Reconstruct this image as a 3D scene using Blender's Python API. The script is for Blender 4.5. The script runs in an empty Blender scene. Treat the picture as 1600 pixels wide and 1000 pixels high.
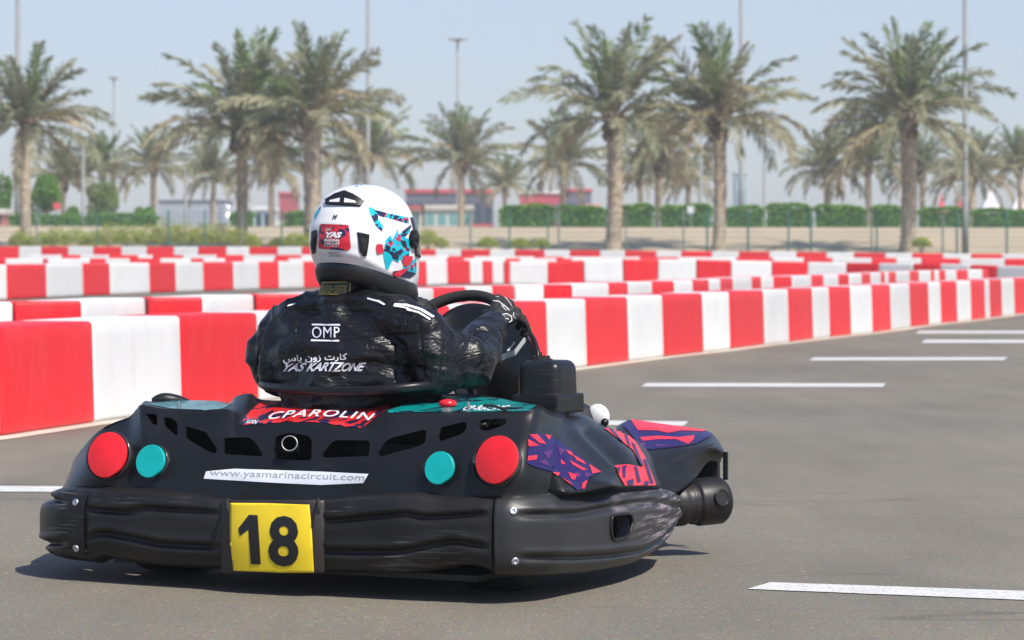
import bpy, bmesh, math, random
import numpy as np
from mathutils import Vector, Matrix, noise
from mathutils.bvhtree import BVHTree
R = math.radians
rnd = random.Random(7)
S = bpy.context.scene
# ------------------------------------------------------------------ camera, light, exposure
F, HX, HY, CH = 4800.0, 800.0, 398.0, 0.88        # focal length in photo pixels, horizon row, camera height
cam_d = bpy.data.cameras.new('camera'); cam = bpy.data.objects.new('camera', cam_d); S.collection.objects.link(cam)
cam.location = (0, 0, CH); cam.rotation_euler = (R(90), 0, 0)
cam_d.sensor_width = 36; cam_d.lens = 108; cam_d.shift_y = -(500 - HY) / 1600.0
cam_d.clip_start = 0.1; cam_d.clip_end = 3000
cam_d.dof.use_dof = True; cam_d.dof.focus_distance = 8.15; cam_d.dof.aperture_fstop = 8.5
S.camera = cam
SUN_E, SUN_A = 53.0, 50.0        # elevation; azimuth from the photo's right towards the camera
sv = Vector((math.cos(R(SUN_E)) * math.cos(R(SUN_A)), -math.cos(R(SUN_E)) * math.sin(R(SUN_A)), math.sin(R(SUN_E))))
w = bpy.data.worlds.new('World'); S.world = w; w.use_nodes = True
nt = w.node_tree; sky = nt.nodes.new('ShaderNodeTexSky'); sky.sky_type = 'NISHITA'; sky.sun_disc = False
sky.sun_elevation = R(SUN_E); sky.sun_rotation = math.atan2(sv.x, sv.y)
sky.air_density = 1.0; sky.dust_density = 0.8; sky.ozone_density = 1.5; sky.altitude = 0
tint = nt.nodes.new('ShaderNodeMix'); tint.data_type = 'RGBA'; tint.blend_type = 'MULTIPLY'; tint.inputs[0].default_value = 1; tint.inputs[7].default_value = (0.93, 0.97, 1.12, 1)
nt.links.new(sky.outputs[0], tint.inputs[6]); nt.links.new(tint.outputs[2], nt.nodes['Background'].inputs[0]); nt.nodes['Background'].inputs[1].default_value = 0.095
sl = bpy.data.lights.new('sun', 'SUN'); sl.energy = 4.4; sl.angle = R(0.55); sl.color = (1, 0.94, 0.85)
so = bpy.data.objects.new('sun', sl); S.collection.objects.link(so)
so.rotation_euler = sv.to_track_quat('Z', 'Y').to_euler()
S.view_settings.view_transform = 'Standard'; S.view_settings.look = 'None'; S.view_settings.exposure = 0.52; S.view_settings.gamma = 1
# ------------------------------------------------------------------ helpers
def mat(name, col, rough=0.6, metal=0.0, var=0.0, vscale=8.0, bump=0.0, bscale=60.0, spec=0.5, coat=0.0, col2=None, bdist=0.01, detail=4.0, trans=0.0):
    m = bpy.data.materials.new(name); m.use_nodes = True
    n, l = m.node_tree.nodes, m.node_tree.links
    p = n['Principled BSDF']
    p.inputs['Roughness'].default_value = rough; p.inputs['Metallic'].default_value = metal
    p.inputs['Specular IOR Level'].default_value = spec; p.inputs['Coat Weight'].default_value = coat
    p.inputs['Base Color'].default_value = (*col, 1)
    tc = n.new('ShaderNodeTexCoord')
    if var > 0 or col2:
        t = n.new('ShaderNodeTexNoise'); t.inputs['Scale'].default_value = vscale; t.inputs['Detail'].default_value = detail
        l.new(tc.outputs['Object'], t.inputs['Vector'])
        mx = n.new('ShaderNodeMix'); mx.data_type = 'RGBA'
        c2 = col2 if col2 else tuple(min(1, c * (1 + var)) for c in col)
        c1 = col if col2 else tuple(c * (1 - var) for c in col)
        mx.inputs[6].default_value = (*c1, 1); mx.inputs[7].default_value = (*c2, 1)
        cr = n.new('ShaderNodeMapRange'); cr.inputs[1].default_value = 0.35; cr.inputs[2].default_value = 0.65
        l.new(t.outputs[0], cr.inputs[0]); l.new(cr.outputs[0], mx.inputs[0]); l.new(mx.outputs[2], p.inputs['Base Color'])
    if bump > 0:
        t2 = n.new('ShaderNodeTexNoise'); t2.inputs['Scale'].default_value = bscale; t2.inputs['Detail'].default_value = 5
        l.new(tc.outputs['Object'], t2.inputs['Vector'])
        b = n.new('ShaderNodeBump'); b.inputs['Strength'].default_value = bump; b.inputs['Distance'].default_value = bdist
        l.new(t2.outputs[0], b.inputs['Height']); l.new(b.outputs[0], p.inputs['Normal'])
    if trans > 0: p.inputs['Transmission Weight'].default_value = trans
    return m
def camo(name, cols, scale=14.0, thr=(0.45, 0.6), rough=0.3, stretch=(1, 1, 1), dist=0.5, rot=0.5):
    "hard-edged shards of print: cells of a distorted Voronoi in constant colours"
    m = bpy.data.materials.new(name); m.use_nodes = True
    n, l = m.node_tree.nodes, m.node_tree.links; p = n['Principled BSDF']; p.inputs['Roughness'].default_value = rough
    p.inputs['Coat Weight'].default_value = 0.3
    tc = n.new('ShaderNodeTexCoord'); mp = n.new('ShaderNodeMapping'); mp.inputs['Scale'].default_value = stretch
    mp.inputs['Rotation'].default_value = (0.3, rot, 0.2)
    l.new(tc.outputs['Object'], mp.inputs[0])
    v0 = n.new('ShaderNodeTexNoise'); v0.inputs['Scale'].default_value = scale * 0.35; v0.inputs['Detail'].default_value = 1
    add = n.new('ShaderNodeVectorMath'); add.operation = 'MULTIPLY_ADD'; add.inputs[1].default_value = (dist * 0.06,) * 3
    l.new(mp.outputs[0], v0.inputs['Vector']); l.new(v0.outputs['Color'], add.inputs[0]); l.new(mp.outputs[0], add.inputs[2])
    v = n.new('ShaderNodeTexVoronoi'); v.inputs['Scale'].default_value = scale; v.distance = 'MANHATTAN'
    l.new(add.outputs[0], v.inputs['Vector'])
    sp = n.new('ShaderNodeSeparateColor'); l.new(v.outputs['Color'], sp.inputs[0])
    cr = n.new('ShaderNodeValToRGB'); cr.color_ramp.interpolation = 'CONSTANT'
    e = cr.color_ramp.elements; e[0].color = (*cols[0], 1); e[1].position = thr[0]; e[1].color = (*cols[1], 1)
    for t_, c in zip(thr[1:], cols[2:]):
        x = e.new(t_); x.color = (*c, 1)
    l.new(sp.outputs[0], cr.inputs[0]); l.new(cr.outputs[0], p.inputs['Base Color'])
    return m
def mesh_from(verts, faces, name='m', smooth=False):
    me = bpy.data.meshes.new(name); me.from_pydata([tuple(v) for v in verts], [], [tuple(f) for f in faces]); me.update()
    if smooth:
        me.polygons.foreach_set('use_smooth', [True] * len(me.polygons))
    return me
def link(name, me, m=None, parent=None, smooth=None, off=None, **props):
    o = bpy.data.objects.new(name, me); me.name = name; S.collection.objects.link(o)
    if m is not None:
        me.materials.clear()
        for mm in (m if isinstance(m, (list, tuple)) else [m]): me.materials.append(mm)
    if off is not None: me.transform(Matrix.Translation(-Vector(off)))
    if parent: o.parent = parent
    if smooth is not None:
        me.polygons.foreach_set('use_smooth', [bool(smooth)] * len(me.polygons))
    for k, v in props.items(): o[k] = v
    return o
def thing(name, label, cat, loc=(0, 0, 0), rz=0, group=None):
    o = bpy.data.objects.new(name, None); S.collection.objects.link(o); o.empty_display_size = 0.2
    o.location = loc; o.rotation_euler = (0, 0, rz); o['label'] = label; o['category'] = cat
    if group: o['group'] = group
    return o
def W(px, py, Y):
    return Vector(((px - HX) / F * Y, Y, CH - (py - HY) / F * Y))
def G(px, py, z=0.0):
    return W(px, py, (CH - z) * F / (py - HY))
class MB:
    "collects simple shapes into one mesh"
    def __init__(s): s.v = []; s.f = []; s.mi = []
    def add(s, vs, fs, mi=0):
        n = len(s.v); s.v += [tuple(v) for v in vs]; s.f += [tuple(i + n for i in f) for f in fs]; s.mi += [mi] * len(fs)
    def box(s, x0, x1, y0, y1, z0, z1, mi=0):
        s.add([(x, y, z) for z in (z0, z1) for y in (y0, y1) for x in (x0, x1)],
              [(0, 2, 3, 1), (4, 5, 7, 6), (0, 1, 5, 4), (2, 6, 7, 3), (0, 4, 6, 2), (1, 3, 7, 5)], mi)
    def tube(s, pts, rad, n=12, mi=0, cap=True):
        pts = [Vector(p) for p in pts]; rings = []
        rads = rad if isinstance(rad, (list, tuple)) else [rad] * len(pts)
        up = None
        for i, p in enumerate(pts):
            t = (pts[min(i + 1, len(pts) - 1)] - pts[max(i - 1, 0)]).normalized()
            if up is None:
                up = t.orthogonal().normalized()
            up = (up - t * up.dot(t)).normalized(); sd = t.cross(up)
            rings.append([p + (up * math.cos(2 * math.pi * k / n) + sd * math.sin(2 * math.pi * k / n)) * rads[i] for k in range(n)])
        vs = [v for r in rings for v in r]; fs = []
        for i in range(len(pts) - 1):
            for k in range(n):
                a, b = i * n + k, i * n + (k + 1) % n
                fs.append((a, b, b + n, a + n))
        if cap:
            fs.append(tuple(range(n))[::-1]); fs.append(tuple(range((len(pts) - 1) * n, len(pts) * n)))
        s.add(vs, fs, mi)
    def mesh(s, name='m'):
        me = mesh_from(s.v, s.f, name)
        if any(s.mi): me.polygons.foreach_set('material_index', s.mi)
        bm = bmesh.new(); bm.from_mesh(me); bmesh.ops.recalc_face_normals(bm, faces=bm.faces); bm.to_mesh(me); bm.free()
        return me
def apply_mods(me, mods):
    o = bpy.data.objects.new('tmp', me); S.collection.objects.link(o)
    for t, kw in mods:
        m = o.modifiers.new(t, t)
        for k, v in kw.items(): setattr(m, k, v)
    dg = bpy.context.evaluated_depsgraph_get(); dg.update()
    r = bpy.data.meshes.new_from_object(o.evaluated_get(dg))
    bpy.data.objects.remove(o); return r
def catmull(P, n, closed=False):
    "P: (k, 3) array, returns (k-1)*n+1 samples through the points"
    P = np.asarray(P, float); out = []
    k = len(P)
    for i in range(k - 1):
        p0 = P[i - 1] if i > 0 else 2 * P[0] - P[1]; p1 = P[i]; p2 = P[i + 1]; p3 = P[i + 2] if i + 2 < k else 2 * P[-1] - P[-2]
        for j in range(n):
            t = j / n
            out.append(0.5 * ((2 * p1) + (-p0 + p2) * t + (2 * p0 - 5 * p1 + 4 * p2 - p3) * t * t + (-p0 + 3 * p1 - 3 * p2 + p3) * t ** 3))
    out.append(P[-1]); return np.array(out)
def net(rows, nu, nv):
    "smooth surface through a net of points rows[r][c]"
    A = np.array([[tuple(p) for p in r] for r in rows], float)
    B = np.array([catmull(A[i], nu) for i in range(A.shape[0])])
    C = np.array([catmull(B[:, j], nv) for j in range(B.shape[1])]).transpose(1, 0, 2)
    return C
def grid_mesh(C, smooth=True, name='m'):
    r, c = C.shape[:2]
    fs = [(i * c + j, i * c + j + 1, (i + 1) * c + j + 1, (i + 1) * c + j) for i in range(r - 1) for j in range(c - 1)]
    return mesh_from(C.reshape(-1, 3), fs, name, smooth)
def interp(x, tab):
    return float(np.interp(x, [t[0] for t in tab], [t[1] for t in tab]))
# ------------------------------------------------------------------ kart frame: a = right, b = forward, z = up
TH = R(27.0); KO = Vector((-0.632, 8.0, 0.0)); sT, cT = math.sin(TH), math.cos(TH)
def K(px, py, b):
    kx = (px - HX) / F
    Y = (b + KO.x * sT + KO.y * cT) / (kx * sT + cT); X = kx * Y
    dx, dy = X - KO.x, Y - KO.y
    return Vector((dx * cT - dy * sT, b, CH - (py - HY) / F * Y))
def w2k(p):
    dx, dy = p[0] - KO.x, p[1] - KO.y
    return Vector((dx * cT - dy * sT, dx * sT + dy * cT, p[2]))
def k2w(p):
    return Vector((KO.x + p[0] * cT + p[1] * sT, KO.y - p[0] * sT + p[1] * cT, p[2]))
def k2px(p):
    q = k2w(p); return HX + F * q.x / q.y, HY + F * (CH - q.z) / q.y
CAMK = w2k(Vector((0, 0, CH)))
def kray(px, py):
    d = w2k(W(px, py, 10.0)) - CAMK; return CAMK, d.normalized()
def bvh_of(*mes):
    vs, fs = [], []
    for me in mes:
        n = len(vs); vs += [v.co.copy() for v in me.vertices]; fs += [tuple(i + n for i in p.vertices) for p in me.polygons]
    return BVHTree.FromPolygons(vs, fs)
def hit(bvh, px, py):
    o, d = kray(px, py); h = bvh.ray_cast(o, d)
    return (h[0], h[1] if h[1].dot(d) < 0 else -h[1]) if h[0] is not None else (None, None)
def project(verts2d, faces, bvh, off=0.0015, step=3.0, thick=0.0):
    "lays a flat outline given in photo pixels on the kart's real surface, cut fine enough to follow it"
    bm = bmesh.new(); vs = [bm.verts.new((x, y, 0)) for x, y in verts2d]
    for f in faces:
        try: bm.faces.new([vs[i] for i in f])
        except ValueError: pass
    bm.normal_update(); bmesh.ops.triangulate(bm, faces=bm.faces[:], ngon_method='EAR_CLIP')
    xs = [v[0] for v in verts2d]; ys = [v[1] for v in verts2d]
    x = min(xs) + step
    while x < max(xs):
        bmesh.ops.bisect_plane(bm, geom=bm.verts[:] + bm.edges[:] + bm.faces[:], plane_co=(x, 0, 0), plane_no=(1, 0, 0)); x += step
    y = min(ys) + step
    while y < max(ys):
        bmesh.ops.bisect_plane(bm, geom=bm.verts[:] + bm.edges[:] + bm.faces[:], plane_co=(0, y, 0), plane_no=(0, 1, 0)); y += step
    dead = []
    for v in bm.verts:
        p, n = hit(bvh, v.co.x, v.co.y)
        if p is None: dead.append(v)
        else: v.co = p + n * off
    bmesh.ops.delete(bm, geom=dead, context='VERTS')
    # drop faces that bridge a hole or an edge of the surface underneath
    far = [f for f in bm.faces if max(e.calc_length() for e in f.edges) > 0.12]
    bmesh.ops.delete(bm, geom=far, context='FACES')
    for f in bm.faces:
        f.normal_update()
        if f.normal.dot(f.calc_center_median() - CAMK) > 0: f.normal_flip()
    me = bpy.data.meshes.new('decal'); bm.to_mesh(me); bm.free()
    me.polygons.foreach_set('use_smooth', [True] * len(me.polygons))
    return me
def text2d(s, offset=0.0, shear=0.0, spacing=1.0):
    cu = bpy.data.curves.new('t', 'FONT'); cu.body = s; cu.size = 1; cu.offset = offset; cu.shear = shear; cu.space_character = spacing
    cu.resolution_u = 3
    o = bpy.data.objects.new('t', cu); S.collection.objects.link(o); dg = bpy.context.evaluated_depsgraph_get(); dg.update()
    me = bpy.data.meshes.new_from_object(o.evaluated_get(dg))
    v = np.array([(a.co.x, a.co.y) for a in me.vertices]); f = [tuple(p.vertices) for p in me.polygons]
    bpy.data.objects.remove(o); bpy.data.curves.remove(cu)
    v -= v.min(0); v /= v.max(0); return v, f
def text_px(s, p0, pr, pu, bvh, off=0.002, step=3.0, bend=0.0, **kw):
    "text whose box runs from bottom-left pixel p0 to bottom-right pr and top-left pu"
    v, f = text2d(s, **kw); p0, pr, pu = map(np.array, (p0, pr, pu))
    q = p0 + v[:, :1] * (pr - p0) + v[:, 1:] * (pu - p0)
    q[:, 1] += bend * 4 * v[:, 0] * (1 - v[:, 0])
    return project([tuple(a) for a in q], f, bvh, off, step)
def blob(parts, voxel=0.008, smooth=8):
    "parts: tapered capsules ((p, r), (p, r)) or ellipsoids (centre, (rx, ry, rz), rotation) fused into one closed skin"
    bm = bmesh.new()
    for P in parts:
        if P[0] == 'e':
            M = Matrix.Translation(P[1]) @ (P[3] if len(P) > 3 else Matrix()) @ Matrix.Diagonal((*P[2], 1))
            bmesh.ops.create_icosphere(bm, subdivisions=3, radius=1, matrix=M)
        else:
            (p, r), (q, t) = P[1], P[2]; p, q = Vector(p), Vector(q); n = max(2, int((q - p).length / (0.35 * min(r, t))) + 1)
            for i in range(n + 1):
                k = i / n
                bmesh.ops.create_icosphere(bm, subdivisions=2, radius=r + (t - r) * k, matrix=Matrix.Translation(p.lerp(q, k)))
    me = bpy.data.meshes.new('b'); bm.to_mesh(me); bm.free()
    return apply_mods(me, [('REMESH', dict(mode='VOXEL', voxel_size=voxel, use_smooth_shade=True)), ('SMOOTH', dict(factor=0.5, iterations=smooth))])
def displace(me, fn):
    n = len(me.vertices); nn = [v.normal.copy() for v in me.vertices]
    for v, k in zip(me.vertices, nn): v.co = v.co + k * fn(v.co)
    me.update()
# ------------------------------------------------------------------ materials
M = {}
M['plastic'] = mat('black_moulded_plastic', (0.009, 0.0095, 0.011), 0.36, spec=.35, bump=0.12, bscale=240, bdist=0.002, var=0.25, vscale=5)
M['bumper'] = mat('dark_bumper_plastic', (0.013, 0.0115, 0.0115), 0.42, spec=.33, bump=0.15, bscale=320, bdist=0.002, var=0.35, vscale=7)
M['black'] = mat('matt_black', (0.008, 0.008, 0.009), 0.7)
def scratch(m, amt=.09):
    n, l = m.node_tree.nodes, m.node_tree.links; p = n['Principled BSDF']; tc = n.new('ShaderNodeTexCoord'); mp = n.new('ShaderNodeMapping'); mp.inputs['Scale'].default_value = (5, 5, 90); mp.inputs['Rotation'].default_value = (0, R(4), 0)
    t = n.new('ShaderNodeTexNoise'); t.inputs['Scale'].default_value = 2.2; t.inputs['Detail'].default_value = 7; l.new(tc.outputs['Object'], mp.inputs[0]); l.new(mp.outputs[0], t.inputs['Vector'])
    t2 = n.new('ShaderNodeTexNoise'); t2.inputs['Scale'].default_value = 4; l.new(tc.outputs['Object'], t2.inputs['Vector'])
    def mr(s, a, b):
        r = n.new('ShaderNodeMapRange'); r.inputs[1].default_value = a; r.inputs[2].default_value = b; l.new(s, r.inputs[0]); return r.outputs[0]
    mu = n.new('ShaderNodeMath'); mu.operation = 'MULTIPLY'; l.new(mr(t.outputs[0], .56, .64), mu.inputs[0]); l.new(mr(t2.outputs[0], .52, .66), mu.inputs[1])
    src = p.inputs['Base Color'].links[0].from_socket; mx = n.new('ShaderNodeMix'); mx.data_type = 'RGBA'; mx.inputs[7].default_value = (amt, amt * .95, amt * .9, 1); l.new(src, mx.inputs[6]); l.new(mu.outputs[0], mx.inputs[0]); l.new(mx.outputs[2], p.inputs['Base Color'])
scratch(M['bumper']); scratch(M['plastic'], .035)
M['rubber'] = mat('tyre_rubber', (0.014, 0.014, 0.014), 0.75, bump=0.3, bscale=90)
M['steel'] = mat('bare_steel', (0.55, 0.55, 0.56), 0.28, 1.0, bump=0.05, bscale=200)
M['zinc'] = mat('zinc_bolt', (0.5, 0.52, 0.55), 0.4, 0.9)
M['redlens'] = mat('red_reflector', (0.72, 0.015, 0.022), 0.35, var=0.06, vscale=20)
M['teallens'] = mat('teal_reflector', (0.0, 0.36, 0.35), 0.35, var=0.06, vscale=20)
M['yellow'] = mat('yellow_plate', (0.86, 0.62, 0.02), 0.4, var=0.05, vscale=12)
M['ink'] = mat('black_ink', (0.01, 0.01, 0.012), 0.4)
M['white_print'] = mat('white_print', (0.75, 0.76, 0.78), 0.45)
M['grey_print'] = mat('grey_print', (0.33, 0.34, 0.36), 0.5)
M['sticker_white'] = mat('white_sticker', (0.68, 0.71, 0.76), 0.35)
M['redcamo'] = camo('red_navy_print', [(0.66, 0.02, 0.02), (0.012, 0.01, 0.045), (0.66, 0.02, 0.02)], 44, (0.50, 0.86), stretch=(1, .25, 2.2), dist=1.0)
M['navyred'] = camo('navy_red_print', [(0.018, 0.014, 0.09), (0.66, 0.03, 0.05), (0.02, 0.015, 0.10)], 20, (0.66, 0.86), stretch=(1.6, .7, 1.6), dist=0.8)
M['redside'] = camo('red_side_print', [(0.66, 0.03, 0.05), (0.02, 0.014, 0.09), (0.66, 0.05, 0.07)], 24, (0.62, 0.8), stretch=(1.6, .5, 1.2), dist=0.9, rot=0.9)
M['tealcamo'] = camo('teal_navy_print', [(0.0, 0.26, 0.25), (0.012, 0.02, 0.05), (0.0, 0.32, 0.30)], 34, (0.55, 0.8), stretch=(1, .6, 2.0), dist=1.2)
M['tealfaded'] = camo('faded_teal_print', [(0.03, 0.16, 0.18), (0.05, 0.20, 0.22), (0.02, 0.08, 0.10)], 26, (0.5, 0.8), stretch=(1, .6, 1.0), dist=1.2)
# ------------------------------------------------------------------ barrier rows: front-face edges in the photo, row by row
def base_A(px): return interp(px, [(-160, 704), (0, 683), (151, 661), (285, 641), (406, 628), (600, 609), (776, 592), (857, 581), (920, 573), (983, 565), (1099, 551), (1142, 546), (1195, 539), (1236, 535), (1273, 530), (1366, 520), (1423, 512), (1472, 505.6), (1519, 501), (1587, 491.6), (1700, 479)])
BH = 0.53
def fill(a, b, n): return [a + (b - a) * i / n for i in range(1, n)]
A_ = [-290, -140, 2, 151, 285, 407] + fill(407, 857, 6) + [857, 918, 984, 1039, 1100, 1142, 1196, 1235, 1272, 1298, 1332, 1364, 1394, 1423, 1452, 1471, 1497, 1519, 1540, 1548, 1567, 1586, 1610, 1630, 1655, 1676, 1700]
A_col = lambda i: 'red' if i % 2 == 0 else 'white'
B_ = [-70, 24, 132, 231, 321, 400, 480] + fill(480, 681, 3) + [681, 732, 773, 807, 853, 898, 953, 984, 1022, 1056, 1085, 1110, 1128, 1148, 1177, 1192, 1211, 1240, 1270, 1289, 1312, 1329, 1349, 1362, 1378, 1384, 1390, 1402, 1424, 1438, 1456, 1462, 1469, 1479, 1496, 1514, 1536, 1546]
top_B = lambda px: interp(px, [(-70, 474), (78, 472), (131, 471), (231, 466), (320, 465), (399, 461), (480, 460), (680, 451), (807, 446), (897, 445), (984, 441.5), (1055, 439.5), (1109, 437.5), (1147, 435), (1191, 433), (1239, 432), (1288, 430), (1328, 429), (1401, 425), (1437, 423.5), (1545, 421)])
C_ = [-55, 12, 74, 131, 173, 235, 276, 319, 366, 406, 437] + fill(437, 668, 6) + [668, 700, 736, 755, 771, 788]
top_C = lambda px: interp(px, [(12, 414), (73, 413), (130, 412), (275, 410.5), (436, 409), (667, 408.5), (735, 407), (786, 408.5)])
E_ = [788, 796, 856, 913, 974, 1028, 1088, 1142, 1206, 1261, 1321, 1372, 1426, 1468, 1514, 1556, 1606, 1650]
top_E = lambda px: interp(px, [(788, 409), (857, 410), (912, 407), (975, 405.5), (1027, 405.5), (1090, 406), (1145, 407.5), (1207, 408.5), (1322, 411), (1467, 412.5), (1600, 417)])
D_ = [-55, -15, 29, 64, 106, 145, 189, 229, 271, 309, 353, 389, 433, 471, 513, 552, 595, 636, 680, 720, 765, 804, 850, 890, 937, 976, 1025, 1064, 1112, 1154, 1202, 1244, 1291, 1334, 1383, 1425, 1473, 1517, 1566, 1610, 1655]
top_D = lambda px: interp(px, [(0, 385.5), (470, 386), (640, 389.5), (940, 391.5), (1200, 393.5), (1400, 395.5), (1600, 397.5)])
F_ = [-10, 8, 67, 74, 140, 165, 203, 250, 298, 318, 352, 380, 428, 450, 500, 540, 600, 640, 698, 725, 790, 812, 870, 893, 940]
top_F = lambda px: interp(px, [(0, 404.5), (300, 404), (640, 404), (940, 404)])
G_ = [44, 96, 125, 170, 215, 238, 285, 338, 380, 430, 470, 530, 600, 700, 740, 835, 880, 1000, 1060, 1150, 1207, 1256, 1300, 1362, 1400, 1440, 1500, 1570, 1640]
top_G = lambda px: interp(px, [(0, 398.5), (500, 398.5), (800, 401), (1640, 404.5)])
ctrl = []                                              # ground heights the rows stand on
def pt_flat(px):
    return G(px, base_A(px))
def pt_top(px, topf, zt):
    s = (topf(px) - HY) / (CH - BH - zt); return W(px, topf(px), F / s)
def row_B(px): zt = interp(px, [(0, 0.02), (800, 0.05), (1545, 0.06)]); p = pt_top(px, top_B, zt); p.z = zt; return p
def row_depth(topf, dt):
    def f(px):
        p = W(px, topf(px), interp(px, dt)); p.z -= BH; return p
    return f
rows = [
    ('nearest', A_, pt_flat, 'red', 'the front wall', 0.46),
    ('second', B_, row_B, 'white', 'the second wall behind the front one', 0.46),
    ('third', C_, row_depth(top_C, [(0, 46), (788, 72)]), 'white', 'the third wall left of the inner corner', 0.42),
    ('inner', E_, row_depth(top_E, [(788, 72), (1300, 73), (1650, 70)]), 'red', 'the wall right of the inner corner', 0.42),
    ('middle', F_, row_depth(top_F, [(0, 84), (1000, 86)]), 'red', 'the low middle wall behind the third', 0.42),
    ('penultimate', G_, row_depth(top_G, [(0, 100), (1640, 100)]), 'white', 'the last but one wall', 0.42),
    ('farthest', D_, row_depth(top_D, [(0, 121), (1640, 118)]), 'white', 'the farthest wall before the sand', 0.45)]
def block_mesh(L, tk, seed):
    "one hollow plastic barrier block: rounded edges, slight waist, a shallow vertical flute"
    bm = bmesh.new(); bmesh.ops.create_cube(bm, size=1)
    for v in bm.verts: v.co = Vector((v.co.x * L, v.co.y * tk * (1.0 if v.co.z < 0 else 0.93), (v.co.z + 0.5) * (BH + 0.0)))
    bmesh.ops.bevel(bm, geom=bm.edges[:], offset=0.022, segments=3, affect='EDGES', profile=0.5)
    for ax, st in ((0, L / 8), (2, BH / 6)):
        for k in range(1, 8):
            co = [0, 0, 0]; co[ax] = (-L / 2 if ax == 0 else 0) + st * k
            no = [0, 0, 0]; no[ax] = 1
            bmesh.ops.bisect_plane(bm, geom=bm.verts[:] + bm.edges[:] + bm.faces[:], plane_co=co, plane_no=no)
    r2 = random.Random(seed); ph = r2.uniform(0, 6)
    for v in bm.verts:
        if abs(v.co.y) > tk * 0.4:
            x, z = v.co.x / L, v.co.z / BH
            v.co.y *= 1 - 0.03 * max(0, math.sin(math.pi * z)) * (0.5 + 0.5 * math.sin(6.3 * x * 1.5 + ph)) * (1 - (2 * x) ** 4)
    me = bpy.data.meshes.new('b'); bm.to_mesh(me); bm.free(); return me
def barrier_mat(name, col, dirt):
    m = mat(name, col, 0.45, spec=.3, bump=0.25, bscale=9, bdist=0.01)
    n, l = m.node_tree.nodes, m.node_tree.links; p = n['Principled BSDF']
    tc = n.new('ShaderNodeTexCoord'); t = n.new('ShaderNodeTexNoise'); t.inputs['Scale'].default_value = 3.0; t.inputs['Detail'].default_value = 6
    mp = n.new('ShaderNodeMapping'); mp.inputs['Scale'].default_value = (3, 3, 0.8); l.new(tc.outputs['Object'], mp.inputs[0]); l.new(mp.outputs[0], t.inputs['Vector'])
    oi = n.new('ShaderNodeObjectInfo'); t.noise_dimensions = '4D'; ml = n.new('ShaderNodeMath'); ml.operation = 'MULTIPLY'; ml.inputs[1].default_value = 40
    l.new(oi.outputs['Random'], ml.inputs[0]); l.new(ml.outputs[0], t.inputs['W'])
    cr = n.new('ShaderNodeMapRange'); cr.inputs[1].default_value = 0.45; cr.inputs[2].default_value = 0.75; cr.inputs[4].default_value = 0.55
    l.new(t.outputs[0], cr.inputs[0]); mx = n.new('ShaderNodeMix'); mx.data_type = 'RGBA'; mx.inputs[6].default_value = (*col, 1); mx.inputs[7].default_value = (*dirt, 1)
    l.new(cr.outputs[0], mx.inputs[0]); hs = n.new('ShaderNodeHueSaturation'); mr = n.new('ShaderNodeMapRange'); mr.inputs[3].default_value = 0.9; mr.inputs[4].default_value = 1.06
    l.new(oi.outputs['Random'], mr.inputs[0]); l.new(mr.outputs[0], hs.inputs['Value']); l.new(mx.outputs[2], hs.inputs['Color']); l.new(hs.outputs[0], p.inputs['Base Color'])
    return m
M['bar_red'] = barrier_mat('red_barrier_plastic', (0.68, 0.016, 0.024), (0.66, 0.045, 0.05))
M['bar_white'] = barrier_mat('white_barrier_plastic', (0.66, 0.66, 0.65), (0.58, 0.565, 0.54))
off_n = {}
nseed = 0
ORD = ['first', 'second', 'third', 'fourth', 'fifth', 'sixth', 'seventh', 'eighth', 'ninth', 'tenth', 'eleventh', 'twelfth', 'thirteenth', 'fourteenth', 'fifteenth', 'sixteenth', 'seventeenth', 'eighteenth', 'nineteenth', 'twentieth', 'twenty-first', 'twenty-second', 'twenty-third', 'twenty-fourth', 'twenty-fifth', 'twenty-sixth', 'twenty-seventh', 'twenty-eighth', 'twenty-ninth', 'thirtieth']
curves = {}
for key, edges, fn, first, where, tk in rows:
    cnt = {'red': 0, 'white': 0}; seg = []
    pts = [fn(x) for x in edges]; curves[key] = pts
    for p in pts: ctrl.append((p.x, p.y, p.z, 1.0))
    vis = []
    for i in range(len(edges) - 1):
        c = ('red', 'white') if first == 'red' else ('white', 'red')
        col = c[i % 2]
        p, q = pts[i], pts[i + 1]; d = q - p; L = math.hypot(d.x, d.y)
        if L < 0.12: continue
        ang = math.atan2(d.y, d.x); nrm = Vector((-math.sin(ang), math.cos(ang), 0))
        tkk = min(tk, 0.46); mid = (p + q) / 2 + nrm * (tkk / 2)
        nseed += 1
        me = block_mesh(L - 0.012, tkk, nseed)
        onscreen = edges[i + 1] > 3 and edges[i] < 1597
        if key == 'nearest' and 420 < edges[i] and edges[i + 1] < 640: pass
        if onscreen: cnt[col] += 1
        elif key != 'nearest': continue
        if not onscreen: off_n[col] = off_n.get(col, 0) + 1
        lab = (f"{ORD[cnt[col] - 1]} {col} block from the left in {where}" if onscreen else
               f"{ORD[off_n.get(col, 1) - 1]} unseen {col} front wall block beyond the {'left' if edges[i] < 0 else 'right'} picture edge")
        sink = 0.0 if key == 'nearest' else 0.0
        o = link('barrier_block', me, M['bar_' + col], smooth=True, label=lab, category='barrier', group=f"{col} plastic barrier blocks of {where.split(',')[0]}")
        for f_ in me.polygons: pass
        o.location = (mid.x, mid.y, mid.z + 0.004 - sink); o.rotation_euler = (0, 0, ang + rnd.uniform(-0.012, 0.012))
        if abs(d.z) > 0.001: o.rotation_euler = (0, -math.atan2(d.z, L) * 1.0, ang)
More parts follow.
